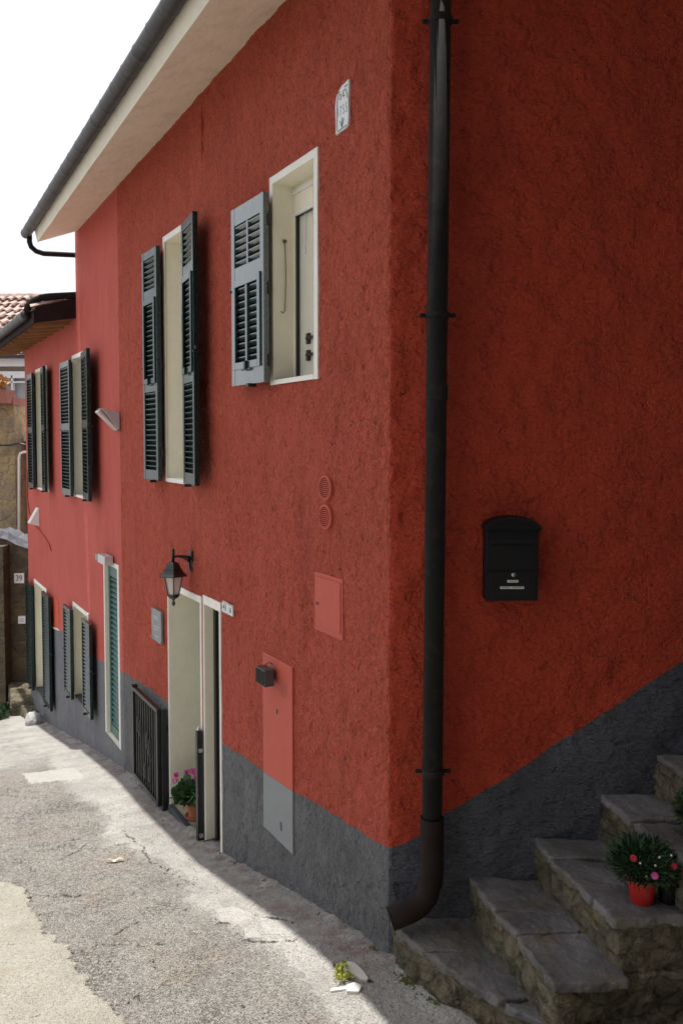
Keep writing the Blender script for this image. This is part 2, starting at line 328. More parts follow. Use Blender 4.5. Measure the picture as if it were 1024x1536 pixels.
GZ = [(-60, -12), (-20, -3.9), (-11.8, -2.24), (-9.48, -1.81), (-7.57, -1.41), (-6.44, -1.19), (-5.5, -1.02), (-4.82, -.91), (-3.8, -.82), (-2.75, -.67), (-2.3, -.6), (-1.13, -.31), (-.28, -.13), (0, -.09), (.55, -.06), (1.2, .02), (2.2, .35), (3.5, 1.0), (6, 1.9), (12, 3.0)]
def gz(u, n=0.):
    return interp(GZ, u) + (.015*max(0, n-.5) if n < 3 else .0375-.03*min(n-3, 60))
def ray(px, py):
    cx = (px-512)/F_PX; cy = (PY-py)/F_PX
    return Vector((cx, math.cos(PITCH)+cy*math.sin(PITCH), -math.sin(PITCH)+cy*math.cos(PITCH)))
def on_ground(px, py):      # street point seen at a pixel of the photograph, as (u, n)
    z = -.5
    for i in range(50):
        k = (z-EYE)/ray(px, py).z; p = ray(px, py)*k; u, n = UN(p.x, p.y); z = z*.6+gz(u, n)*.4
    return u, n
def bp(px, py, Y):          # far point at depth Y seen at a pixel
    r = ray(px, py); k = Y/r.y; return (k*r.x, Y, k*r.z+EYE)
# ------------------------------------------------------------------ street
def poly_dist(p, pl):
    best = 9
    for (ax, ay), (bx, by) in zip(pl, pl[1:]):
        dx, dy = bx-ax, by-ay; L = dx*dx+dy*dy+1e-9
        t = max(0, min(1, ((p[0]-ax)*dx+(p[1]-ay)*dy)/L)); best = min(best, math.hypot(p[0]-ax-dx*t, p[1]-ay-dy*t))
    return best
def inside(p, poly):
    c = False
    for (ax, ay), (bx, by) in zip(poly, poly[1:]+poly[:1]):
        if (ay > p[1]) != (by > p[1]) and p[0] < (bx-ax)*(p[1]-ay)/(by-ay)+ax: c = not c
    return c
CR = [[(0, 1277), (66, 1266), (126, 1255), (180, 1244), (205, 1262)],
      [(40, 1333), (60, 1341), (100, 1340), (122, 1342), (160, 1340)], [(98, 1428), (120, 1425), (155, 1416), (190, 1417), (250, 1412)],
      [(158, 1404), (185, 1392), (207, 1378)], [(162, 1508), (187, 1503), (205, 1494)], [(20, 1530), (60, 1523)],
      [(325, 1383), (362, 1382)], [(365, 1405), (392, 1412), (450, 1408)], [(500, 1443), (530, 1452), (550, 1472)], [(345, 1500), (372, 1512)],
      [(0, 1190), (60, 1196), (130, 1188)], [(230, 1440), (245, 1447)], [(380, 1370), (440, 1385)], [(130, 1266), (90, 1290)], [(205, 1262), (230, 1290), (300, 1330)], [(0, 1420), (20, 1417)]]
CR = [[on_ground(*q) for q in c] for c in CR]
SM = [on_ground(*q) for q in [(0, 1322), (41, 1333), (47, 1362), (60, 1383), (75, 1400), (103, 1427), (118, 1455), (140, 1480), (166, 1512), (184, 1536)]]
SMP = SM + [(2.2, 1.35), (3.5, 1.3), (6, 1.6), (6, 2.9), (3, 5.), (SM[0][0]-.3, 5.)]
def PG(l): return [on_ground(*q) for q in l]
PT = [PG([(33, 1161), (45, 1176), (131, 1167), (112, 1151)]), PG([(322, 1366), (330, 1384), (372, 1382), (385, 1372), (350, 1360)]), PG([(386, 1372), (395, 1404), (455, 1402), (437, 1375)]),
      PG([(362, 1392), (366, 1408), (394, 1408), (386, 1390)])]
def bbox(pl): return (min(a for a, b in pl)-.06, max(a for a, b in pl)+.06, min(b for a, b in pl)-.06, max(b for a, b in pl)+.06)
CRB = [(bbox(c), c) for c in CR+[SM]]
def lines(segs):
    out = []
    for a, b, st in segs:
        k = max(1, round((b-a)/st)); out += [a+(b-a)*i/k for i in range(k)]
    return out+[segs[-1][1]]
def build_ground():
    us = lines([(-160, -40, 12), (-40, -14, 2), (-14, -8, .10), (-8, -4, .04), (-4, 1.3, .0135), (1.3, 6, .12), (6, 30, 3), (30, 160, 13)])
    ns = lines([(-160, -30, 13), (-30, -4, 2), (-4, -.5, .1), (-.5, 2.15, .0135), (2.15, 4, .08), (4, 30, 1.3), (30, 160, 13)])
    nu, nn = len(us), len(ns); vs = []; ap = []; sm = []; ck = []; pt = []; ft = []
    for u in us:
        for n in ns:
            q = Vector((u, n, 0)); z = gz(u, n); c_ = p_ = 0.; s_ = a_ = 0.
            if -14 < u < 6 and -4 < n < 4:
                jx = noise.noise(q*9)*.045+noise.noise(q*30)*.022; jy = noise.noise(q*9+Vector((5, 5, 5)))*.045+noise.noise(q*30+Vector((5, 5, 5)))*.022
                p = (u+jx, n+jy)
                for (b, c) in CRB:
                    if b[0] < p[0] < b[1] and b[2] < p[1] < b[3]:
                        wd = .004+.020*max(0, noise.noise(q*5.5)+.02)
                        last = c is SM
                        d = poly_dist(p, c)
                        if last: wd *= .45 if noise.noise(q*5) < .12 else 1.0
                        c_ = max(c_, 1-d/(wd*1.6))
                c_ = max(0, c_)
                if n > .6 and inside(p, SMP): s_ = 1.
                edge = .52+.16*noise.noise(Vector((u*1.1, 3, 0)))+.05*noise.noise(Vector((u*6, 3, 0)))+(.12 if u < -3.2 else 0)
                a_ = max(0, min(1, (edge-n+jy)/.22+.5)) if u < 1.0 else 0
                if u < -5.5: a_ = max(a_, min(1, (-5.5-u)/1.5)*.7)
                for pl in PT:
                    if inside((u+jx*.25, n+jy*.25), pl): p_ = 1.
                bump = .006*noise.noise(q*3.1)+.0035*noise.noise(q*11)+.002*noise.noise(q*37)
                if s_ < .5 and a_ < .5 and p_ < .5: bump += .0045*noise.noise(q*60)+.005*noise.noise(q*23)-.006+.002*noise.noise(q*140)
                if s_ > .5: bump += .004
                z += bump - .016*c_ + .004*p_
                if -.05 < n < .12: z += .02*max(0, 1-abs(n)/.12)*(.5+noise.noise(q*6))
            vs.append(tuple(W(u, n, z))); ap.append(a_); sm.append(s_); ck.append(c_); pt.append(p_); ft.append(max(0, 1-abs(n-.05)/.25) if u < .1 else 0)
    fs = [(i*nn+j, (i+1)*nn+j, (i+1)*nn+j+1, i*nn+j+1) for i in range(nu-1) for j in range(nn-1)]
    me = bpy.data.meshes.new('street'); me.from_pydata(vs, [], fs); me.materials.append(M['ground'])
    for nm, a in (('apron', ap), ('smooth', sm), ('crack', ck), ('patch', pt), ('foot', ft)):
        at = me.attributes.new(nm, 'FLOAT', 'POINT'); at.data.foreach_set('value', a)
    me.polygons.foreach_set('use_smooth', [True]*len(me.polygons))
    o = bpy.data.objects.new('street', me); col.objects.link(o); tag(o, kind='structure')
    if me.polygons[0].normal.z < 0: me.flip_normals()
build_ground()
# ------------------------------------------------------------------ the red house
HOUSE = empty('red_house', C, ROT, 'red stucco house with dark green shutters and grey painted base along the sloping street', 'house')
GREY = [(-14, -.42), (-11.6, -.35), (-9.6, -.22), (-8.6, -.11), (-6.7, -.04), (-5.3, .12), (-4.8, .17), (-2.28, .30), (-1.12, .39), (0, .50), (.17, .58), (.30, .70), (.54, .845), (1.58, 1.55), (3.2, 2.65), (6, 4.5)]
def gline(s): return interp(GREY, s)+(.018 if s < .2 else .006)*noise.noise(Vector((s*7, 1, 1)))+.005*noise.noise(Vector((s*29, 1, 1)))
HOLES = {   # u0, u1, z0, z1
 'near_window': (-1.385, -.815, 3.10, 4.40), 'french_window': (-3.67, -2.95, 2.35, 4.50), 'door_wide': (-3.66, -2.83, -1.3, 1.335), 'door_narrow': (-2.73, -2.40, -1.3, 1.345),
 'louvre_door': (-6.04, -5.47, -.80, 1.25), 'upper_window': (-7.60, -6.74, 1.97, 3.78), 'upper_far_window': (-10.42, -9.50, 1.92, 3.80),
 'low_window': (-7.80, -6.97, -.83, .42), 'low_far_window': (-10.90, -9.85, -1.56, .27)}
RHO = .035
def wpath(s):       # plan of the outside wall: facade, rounded arris, corner strip, side wall (local x, y and normal)
    a0 = 0.; e1 = Vector((1, 0)); th = math.radians(59.7-9); e2 = Vector((math.cos(th), math.sin(th))); e3 = Vector((math.cos(math.radians(59.7)), math.sin(math.radians(59.7))))
    L1 = .2
    if s < -RHO: p = e1*s; t = e1
    elif s < RHO:
        k = (s+RHO)/(2*RHO); a = e1*(-RHO); b = Vector((0, 0)); c = e2*RHO
        p = a*(1-k)**2+b*2*k*(1-k)+c*k*k; t = ((b-a)*(1-k)+(c-b)*k).normalized()
    elif s < L1: p = e2*s; t = e2
    else:
        k = min(1, (s-L1)/.05); p = e2*L1+e3*(s-L1); t = (e2*(1-k)+e3*k).normalized()
    return p, Vector((t.y, -t.x))
def wdisp(s, z):
    q = Vector((s, z*.8, 0)); near = 1 if s > -5.2 else 0
    a = .013*noise.noise(q*3.1+Vector((9, 0, 0)))+.013*noise.noise(q*8.5)
    if s < .03:
        m = .5+noise.noise(q*1.7+Vector((0, 4, 0)))
        a += .012*noise.noise(Vector((s*21, z*15, 3)))*(.6+.6*m)+.006*noise.noise(Vector((s*46, z*34, 8)))*(.5+m)
    else: a += .006*noise.noise(Vector((s*5, z*12, 3)))
    if -.5 < s < .1: a += .010*noise.noise(q*13)*(1-abs(s+.2)/.35 if abs(s+.2) < .35 else 0)
    a = a*.9-.004
    for k, (u0, u1, z0, z1) in list(HOLES.items())+[('panel', (-1.57, -1.11, -.04, 1.25)), ('cab', (-.81, -.47, 1.53, 1.89)), ('shutter', (-1.85, -1.35, 3.1, 4.3)), ('vents', (-.72, -.60, 2.18, 2.48)), ('plaque', (-4.1, -3.84, .78, 1.05))]:
        dx = max(u0-s, s-u1, 0); dz = max(z0-z, z-z1, 0); d = math.hypot(dx, dz); a *= min(1, d/(.12 if k in HOLES else .05)+.05)
    a *= min(1, max(0, (s-SEAM)/.06))
    return a
SEAM = -5.30; TOP = 5.62
def near_wall():
    rough = [k for k in ('near_window', 'french_window', 'door_wide', 'door_narrow')]
    ss = sorted(set([round(x, 4) for x in lines([(SEAM, -2.4, .03), (-2.4, -.05, .0165), (-.05, .05, .0125), (.05, .5, .0165), (.5, 1.4, .03), (1.4, 2.2, .06), (2.2, 5.2, .4)])]))
    for k in rough:
        for e in HOLES[k][:2]:
            i = min(range(len(ss)), key=lambda j: abs(ss[j]-e)); ss[i] = e
    ss = sorted(set(ss))
    L0 = .30
    ts = lines([(-1.35, L0, .024), (L0, 5.0, .0195), (5.0, TOP, .03)])
    for k in rough:
        for e in HOLES[k][2:]:
            if e > 1.2:
                i = min(range(len(ts)), key=lambda j: abs(ts[j]-e)); ts[i] = e
    iL = min(range(len(ts)), key=lambda j: abs(ts[j]-L0))
    def zz(s, t):
        d = gline(s)-L0; hi = 1.2+max(0, min(1, s/.6))*3.4
        w_ = 1 if t <= L0 else max(0, 1-(t-L0)/(hi-L0))
        return t+d*w_
    V = []
    for s in ss:
        p, nn = wpath(s)
        for t in ts:
            z = zz(s, t); a = wdisp(s, z)
            q = p+nn*a; V.append((q.x, q.y, z))
    nt_ = len(ts); low = MB(); up = MB(); lows = MB(); ups = MB()
    parts = {'low': [], 'up': [], 'lows': [], 'ups': []}
    for i in range(len(ss)-1):
        sc = (ss[i]+ss[i+1])/2
        for j in range(nt_-1):
            zc = (ts[j]+ts[j+1])/2
            if any(HOLES[k][0] < sc < HOLES[k][1] and HOLES[k][2]-.1*(HOLES[k][2] < 0) < zc < HOLES[k][3] for k in rough): continue
            key = ('low' if j < iL else 'up')+('s' if sc > .0 else '')
            parts[key].append((i*nt_+j, (i+1)*nt_+j, (i+1)*nt_+j+1, i*nt_+j+1))
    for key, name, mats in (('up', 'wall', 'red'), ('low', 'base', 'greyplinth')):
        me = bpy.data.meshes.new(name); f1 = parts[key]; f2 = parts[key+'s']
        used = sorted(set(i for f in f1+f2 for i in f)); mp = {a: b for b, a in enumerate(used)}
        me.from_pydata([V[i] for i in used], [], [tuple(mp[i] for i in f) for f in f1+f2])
        me.materials.append(M[mats]); me.materials.append(M['redshade' if key == 'up' else 'greyshade'])
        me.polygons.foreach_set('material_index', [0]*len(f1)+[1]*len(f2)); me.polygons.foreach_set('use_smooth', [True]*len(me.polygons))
        o = bpy.data.objects.new(name, me); col.objects.link(o); o.parent = HOUSE
        o['label'] = 'rough red stucco wall round the near corner' if key == 'up' else 'grey painted wall base round the near corner'
near_wall()
def far_wall():
    hs = [HOLES[k] for k in ('louvre_door', 'upper_window', 'upper_far_window', 'low_window', 'low_far_window')]
    us = set([-11.55, SEAM, -7.38]); [us.update(h[:2]) for h in hs]
    x = -11.5
    while x < SEAM: us.add(round(x, 3)); x += .1
    us = sorted(us); up = MB(fac); lo = MB(fac)
    for a, b in zip(us, us[1:]):
        m = (a+b)/2; top = TOP if m > -7.38 else 4.42
        cuts = sorted([h[2:] for h in hs if h[0] < m < h[1]]); z = -3.2; segs = []
        for c in cuts: segs.append((z, c[0])); z = c[1]
        segs.append((z, top)); la, lb = gline(a), gline(b)
        for z0, z1 in segs:
            ca, cb = max(z0, min(z1, la)), max(z0, min(z1, lb))
            if ca > z0 or cb > z0: lo.quad((a, 0, z0), (b, 0, z0), (b, 0, cb), (a, 0, ca))
            if ca < z1 or cb < z1: up.quad((a, 0, ca), (b, 0, cb), (b, 0, z1), (a, 0, z1))
    o = up.build('wall', 'redsmooth', HOUSE); o['label'] = 'smooth pinkish red wall of the far end'
    # painted end walls and back
    o = lo.build('base', 'greysmooth', HOUSE); o['label'] = 'smooth grey wall base of the far end'
far_wall()
b = MB(fac)                                        # hidden flanks close the building
b.quad((-7.38, 0, 4.40), (-7.38, -5, 4.40), (-7.38, -5, 7.2), (-7.38, 0, 5.6)); b.quad((-11.55, 0, -3.2), (-11.55, -5, -3.2), (-11.55, -5, 4.4), (-11.55, 0, 4.4))
b.quad((-11.55, -5, -3.2), (3, -5.0, -3.2), (3, -5.0, 7), (-11.55, -5, 7))
o = b.build('flank_wall', 'redsmooth', HOUSE)
M['redpatch'] = plain('fresh_orange_red_paint', (.52, .07, .03), .85, var=.08, bs=20, bd=.004)
b = MB(fac); b.add([(-9.42, .004, -.17), (-8.86, .004, -.12), (-8.84, .004, .30), (-9.1, .004, .34), (-9.40, .004, .31)], [(0, 1, 2, 3, 4)])
b.build('wall_patch', 'redpatch', HOUSE)
b = MB(fac)
for i in range(7):
    u = -9.45+i*.09; b.box(u, u+.06, .0, .012, gline(u)-.012, gline(u)+.008+.006*(i % 2))
b.build('paint_chips', 'fascia', HOUSE)
# little scar and cracks of the stucco
b = MB(fac); b.tube([(-2.70, .002, 5.32), (-2.705, .004, 5.2), (-2.70, .003, 5.02), (-2.712, .002, 4.93)], [.018, .012, .01, .006], 6)
o = b.build('wall_ridge', 'red', HOUSE)
def eave_z(u): return .0185*(u+7.4)
def eave_n(u): return .49+.06*(u+7.2)/5.7
def eave():
    b = MB(fac); us = lines([(-7.24, .80, .16)]); pr = []
    for u in us:
        z = eave_z(u); n = eave_n(u); j = .008*noise.noise(Vector((u*2, 0, 0)))
        pr.append([(u, -.12, 5.44+z), (u, n, 5.19+z+j), (u, n+.035, 5.345+z+j), (u, -.12, 5.62+z)])
    for p, q in zip(pr, pr[1:]):
        b.cur = 0; b.quad(p[0], q[0], q[1], p[1]); b.cur = 1; b.quad(p[1], q[1], q[2], p[2]); b.cur = 0; b.quad(p[2], q[2], q[3], p[3])
    b.cur = 1; b.quad(*pr[0]); b.quad(*pr[-1])
    b.build('eave', ['creamsoffit', 'fascia'], HOUSE)
    # roof slab of tiles above
    r = MB(fac)
    for i in range(26):
        u0 = -7.3+i*.295
        for k in range(8):
            n0 = eave_n(u0)+.05-k*.42; z0 = 5.40+eave_z(u0)+k*.42*.42; n1 = n0-.46; z1 = z0+.46*.42
            pts = []
            for (n_, z_) in ((n0, z0+.03), (n1, z1)):
                for a in range(5):
                    t = math.pi*a/4; pts.append((u0+.15-.14*math.cos(t), n_, z_+.07*math.sin(t)))
            r.add(pts, [(a, a+1, a+6, a+5) for a in range(4)])
    r.quad((-7.3, .45, 5.37), (.4, .6, 5.5), (.4, -3.2, 7.05), (-7.3, -3.2, 6.95))
    r.build('roof', 'rooftile', HOUSE, smooth=True, fix=False)
    g = MB(fac); us = lines([(-7.50, .42, .02)]); pts = []; rr = []
    for i, u in enumerate(us):
        ph = (u+7.5) % .33
        pts.append((u, eave_n(u)+.095, 5.345+eave_z(u))); rr.append(.063 if ph > .022 else .067)
    g.tube(pts, rr, 14)
    g.build('gutter', 'gutter', HOUSE, smooth=True)
    d = MB(fac); z = 5.33
    d.tube([(-7.44, .55, z), (-7.45, .55, z-.10), (-7.45, .53, z-.16), (-7.46, .47, z-.205), (-7.46, .38, z-.225), (-7.46, .0, z-.20), (-7.46, -.3, z-.19)], .033, 12)
    d.build('outlet_pipe', 'pipe', HOUSE, smooth=True)
eave()
def side_roof():     # verge over the side wall, unseen and made deep to shade the steps
    b = MB(fac); c = C
    def L(x, y, z):   # world -> facade coordinates
        u, n = UN(x, y); return (u, n, z)
    pts = [L(.20, 3.28, 5.50), L(5, 3.28, 5.6), L(5, 4.25, 5.6), L(.35, 4.25, 5.52)]
    pts2 = [(p[0], p[1], p[2]+.14) for p in pts]
    b.hexa(pts+pts2); b.build('shade_verge', 'creamsoffit', HOUSE)
side_roof()
def low_roof():
    b = MB(fac); b.cur = 0
    u0, u1 = -12.2, -7.42
    b.quad((u0, .0, 4.30), (u1, .0, 4.30), (u1, .50, 4.22), (u0, .50, 4.22))
    b.quad((u1, 0, 4.30), (u1, .5, 4.22), (u1, .52, 4.34), (u1, 0, 4.5)); b.build('soffit', 'soffitwood', HOUSE)
    u = -12.0
    while u < -7.5:
        b = MB(fac); b.hexa([(u, 0, 4.255), (u+.05, 0, 4.255), (u+.05, .46, 4.185), (u, .46, 4.185), (u, 0, 4.298), (u+.05, 0, 4.298), (u+.05, .46, 4.224), (u, .46, 4.224)]); u += .42; b.build('rafter_tail', 'rafter', HOUSE)
    b = MB(fac); b.hexa([(u0, .5, 4.20), (u1+.03, .5, 4.20), (u1+.03, .525, 4.20), (u0, .525, 4.20), (u0, .5, 4.34), (u1+.03, .5, 4.34), (u1+.03, .525, 4.34), (u0, .525, 4.34)])
    b.hexa([(u1-.0, .0, 4.30), (u1+.03, .0, 4.30), (u1+.03, .5, 4.20), (u1, .5, 4.20), (u1, .0, 4.56), (u1+.03, .0, 4.56), (u1+.03, .5, 4.40), (u1, .5, 4.40)])
    b.build('verge_board', 'darkwood', HOUSE)
    r = MB(fac)
    for i in range(21):
        a0 = u0+i*.228
        for k in range(6):
            n0 = .56-k*.42; z0 = 4.38+k*.42*.36; n1 = n0-.46; z1 = z0+.46*.36; pts = []
            for (n_, z_) in ((n0, z0+.02), (n1, z1)):
                for a in range(5):
                    t = math.pi*a/4; pts.append((a0+.12-.11*math.cos(t), n_, z_+.05*math.sin(t)))
            r.add(pts, [(a, a+1, a+6, a+5) for a in range(4)])
    r.quad((u0, .55, 4.36), (u1, .55, 4.36), (u1, -3, 5.6), (u0, -3, 5.6))
    o = r.build('roof', 'rooftile', HOUSE, smooth=True, fix=False); o['label'] = 'lower tiled roof over the far end'
    g = MB(fac); pts = []; rr = []
    for u in lines([(-12.6, -7.62, .02)]):
        pts.append((u, .585, 4.33)); rr.append(.062 if (u+12.6) % .42 > .025 else .067)
    g.tube(pts, rr, 14); o = g.build('gutter', 'gutter', HOUSE, smooth=True); o['label'] = 'gutter of the lower roof'
    d = MB(fac); d.tube([(-7.40, -.3, 4.62), (-7.42, .0, 4.60), (-7.44, .30, 4.56), (-7.46, .42, 4.535), (-7.50, .50, 4.50), (-7.55, .56, 4.44), (-7.58, .58, 4.36)], .045, 12)
    o = d.build('outlet_pipe', 'pipe', HOUSE, smooth=True); o['label'] = 'drain pipe emptying into the lower gutter'
low_roof()
# openings -------------------------------------------------------------------
def reveal(name, key, depth, mat='cream', trim=(.05, .05, .05, .03), label=None, nz=.008, soffitmat=None, thr=None):
    u0, u1, z0, z1 = HOLES[key]
    if thr is not None: z0 = thr
    b = MB(fac); o = nz+.002; U0, U1, Z0, Z1 = u0, u1, z0, z1; i_ = .002
    u0 += i_; u1 -= i_; z1 -= i_; z0 += i_
    b.quad((u0, o, z0), (u0, -depth, z0), (u0, -depth, z1), (u0, o, z1)); b.quad((u1, o, z0), (u1, -depth, z0), (u1, -depth, z1), (u1, o, z1))
    b.quad((u0, o, z1), (u1, o, z1), (u1, -depth, z1), (u0, -depth, z1)); b.quad((u0, o, z0), (u1, o, z0), (u1, -depth, z0), (u0, -depth, z0))
    w_ = b.build(name, mat, HOUSE, fix=False)
    if label: w_['label'] = label
    u0, u1, z0, z1 = U0, U1, Z0, Z1
    l, r, t, bt = trim; tb = MB(fac); e = nz
    def wob(x, z): return .004*noise.noise(Vector((x*4, z*4, 5)))
    def strip(a0, a1, c0, c1, vert):
        k = max(2, int(((c1-c0) if vert else (a1-a0))/.12))
        for i in range(k):
            f0, f1 = i/k, (i+1)/k
            if vert:
                za, zb = c0+(c1-c0)*f0, c0+(c1-c0)*f1
                xo = a0 if a0 < u0 else a1
                A = a0+wob(a0, za) if a0 < u0 else a0; B = a1 if a0 < u0 else a1+wob(a1, za)
                A2 = a0+wob(a0, zb) if a0 < u0 else a0; B2 = a1 if a0 < u0 else a1+wob(a1, zb)
                tb.hexa([(A, -.03, za), (B, -.03, za), (B, e, za), (A, e, za), (A2, -.03, zb), (B2, -.03, zb), (B2, e, zb), (A2, e, zb)])
            else:
                xa, xb = a0+(a1-a0)*f0, a0+(a1-a0)*f1; t0 = c1+wob(xa, c1); t1 = c1+wob(xb, c1)
                tb.hexa([(xa, -.03, c0), (xb, -.03, c0), (xb, e, c0), (xa, e, c0), (xa, -.03, t0), (xb, -.03, t1), (xb, e, t1), (xa, e, t0)])
    strip(u0-l, u0, z0-bt, z1, True); strip(u1, u1+r, z0-bt, z1, True)
    strip(u0-l, u1+r, z1, z1+t, False)
    if bt: strip(u0+.001, u1-.001, z0-bt, z0, False)
    tb.build('trim', 'white', w_)
    return w_
def shutter(parent, uh, n0, w_, z0, z1, side, ang, secs, cols=1, sub=None, mat='green', th=.042, pitch=.047, hard=True, name='shutter', flip=False):
    # hinge at (uh, n0); side -1 lies to the left of the hinge, +1 to the right; ang swings the free edge away from the wall
    o = bpy.data.objects.new('x', None)
    H = z1-z0; b = MB(); st = .05 if cols == 1 else .055
    X = lambda x: x*side
    def bx(x0, x1, y0, y1, a, c): b.box(min(X(x0), X(x1)), max(X(x0), X(x1)), -y1, -y0, a, c)
    e = .002
    bx(0, st, 0, th, 0, H); bx(w_-st, w_, 0, th, 0, H)
    edges = [0]+[v for s in secs for v in (s[0]*H, s[1]*H)]+[H]
    for i in range(0, len(edges), 2): bx(st, w_-st, e, th-e, edges[i], edges[i+1])
    for si, (f0, f1) in enumerate(secs):
        a, c = f0*H, f1*H; x0, x1 = st, w_-st
        if sub is not None and si == sub:      # projecting flap frame
            q = .028
            bx(x0-.012, x0+q, th-.006, th+.012, a-.02, c+.02); bx(x1-q, x1+.012, th-.006, th+.012, a-.02, c+.02)
            bx(x0+q, x1-q, th-.006, th+.012, a-.02, a+.03); bx(x0+q, x1-q, th-.006, th+.012, c-.03, c+.02)
            a += .03; c -= .03; x0 += q; x1 -= q
        xs = [(x0, x1)]
        if cols == 2:
            m = (x0+x1)/2; bx(m-.014, m+.014, e*2, th+(.008 if si == sub else -.004), a, c); xs = [(x0, m-.014), (m+.014, x1)]
        k = max(3, round((c-a)/pitch)); p = (c-a)/k
        for (xa, xb) in xs:
            b.cur = 2; bx(xa-.03, xb+.03, .003, .008, a-.03, c+.03); b.cur = 0  # dark sheet added behind the slats as painted shade
            for i in range(k):
                za = a+i*p+.004
                ya, yb = th-.006, .012      # front (low) to back (high)
                pts = []
                if flip: ya, yb = yb, ya
                for (y, zz) in ((ya, za+p*.15), (yb, za+p*.62), (yb, za+p*.62+.007), (ya, za+p*.15+.007)): pts.append((y, zz))
                q0, q1 = min(X(xa), X(xb)), max(X(xa), X(xb))
                b.add([(q0, -y, z) for y, z in pts]+[(q1, -y, z) for y, z in pts], [(0, 1, 2, 3), (7, 6, 5, 4), (0, 4, 5, 1), (1, 5, 6, 2), (2, 6, 7, 3), (3, 7, 4, 0)])
    if hard:
        b.cur = 1
        zz = H*.55 if cols == 2 else H*.5
        bx(w_-.012, w_+.035, .01, .035, zz, zz+.03); bx(w_+.0, w_+.022, -.03, .05, zz-.02, zz-.005)
        for f in (.12, .5, .86): b.box(min(X(-.012), X(.012)), max(X(-.012), X(.012)), -.012, .004, H*f-.04, H*f+.04)
        if sub is not None:
            a = secs[sub][0]*H
            bx(w_*.45, w_*.5, th+.012, th+.03, a-.03, a+.03); bx(w_*.42, w_*.6, th+.012, th+.022, a-.035, a-.025)
        bx(w_*.35, w_*.42, th*.2, th+.03, -.02, .004)
    m = b.build(name, [mat, 'blackmetal', 'gap_shade'], parent)
    m.location = (uh, -n0, z0); m.rotation_euler = (0, 0, -ang if side > 0 else ang)
    bv = m.modifiers.new('bevel', 'BEVEL'); bv.width = .002; bv.segments = 1; bv.limit_method = 'ANGLE'
    return m
def hook(parent, u, n, z0, z1, mat='rust'):
    b = MB(fac); b.ico((u+.012, n, z1), .016, 1); b.tube([(u+.014, n, z1), (u+.018, n-.005, (z0+z1)/2), (u+.012, n, z0+.02), (u+.02, n+.02, z0), (u+.02, n+.035, z0+.012)], .0035, 6)
    b.build('hook_bar', mat, parent)
# near window
wn = reveal('window', 'near_window', .21, label='small upper window nearest the corner'); u0, u1, z0, z1 = HOLES['near_window']
b = MB(fac); b.box(u0, u1, -.21, -.15, z1-.19, z1); b.cur = 1; b.box(u0, u1, -.15, -.135, z1-.055, z1-.03); b.box(u0, u1, -.15, -.135, z1-.20, z1-.185)
b.cur = 0; b.box(u0, u0+.035, -.21, -.14, z0, z1-.19); b.box(u1-.03, u1, -.21, -.14, z0, z1-.19); b.box(u0+.035, u1-.03, -.21, -.14, z0, z0+.03)
b.build('frame', ['cream', 'whiteplastic'], wn)
b = MB(fac); b.box(u0+.045, u1-.03, -.20, -.17, z0+.03, z1-.19); b.build('inner_shutter', 'curtain', wn)
b = MB(fac); b.box(u0+.035, u0+.047, -.19, -.145, z0+.03, z1-.19); b.box(u0+.047, u1-.03, -.19, -.150, z1-.203, z1-.19); b.build('seal', 'blackmetal', wn)
for zc in (z0+.27, z0+.16):
    b = MB(fac); b.box(u0+.16, u0+.20, -.17, -.155, zc-.035, zc+.035); b.box(u0+.18, u0+.30, -.155, -.14, zc-.008, zc+.01)
    b.build('handle', 'blackmetal', wn)
b = MB(fac); b.tube([(u0+.14, -.16, z1-.2), (u0+.143, -.16, z1-.33), (u0+.135, -.16, z1-.43)], .003, 5); b.ico((u0+.135, -.16, z1-.45), .009, 1, (1, 1, 2)); b.build('pull_cord', 'string', wn)
b = MB(fac); b.box(u0-.0, u1, -.21, .012, z0-.03, z0+.002); b.build('sill', 'white', wn, bevel=.003)
hook(wn, u0, -.075, z0+.45, z0+.93)
shutter(wn, u0+.02, .045, .53, 3.085, 4.335, -1, .015, [(.105, .575), (.665, .90)], 2, 0, 'greenlit', flip=True)
# french window
wf = reveal('window', 'french_window', .30, label='tall upper window with both shutters open'); u0, u1, z0, z1 = HOLES['french_window']
b = MB(fac); b.box(u0, u1, -.34, -.28, z0, z1); b.build('pane', 'curtain', wf)
b = MB(fac); b.box(u0, u1, -.30, .012, z0-.035, z0+.003); b.build('sill', 'white', wf, bevel=.003)
b = MB(fac); b.tube([(u0+.02, -.19, z0+.12), (u0+.02, -.19, z0+.98)], .008, 6); b.box(u0, u0+.05, -.21, -.17, z0+.96, z0+1.0); b.box(u0, u0+.04, -.21, -.17, z0+.10, z0+.13)
b.build('hold_rod', 'greyplastic', wf)
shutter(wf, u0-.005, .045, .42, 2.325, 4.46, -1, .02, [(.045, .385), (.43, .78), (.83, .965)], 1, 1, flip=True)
shutter(wf, u1-.02, .05, .42, 2.335, 4.49, 1, .12, [(.045, .385), (.43, .78), (.83, .965)], 1, 1, flip=True)
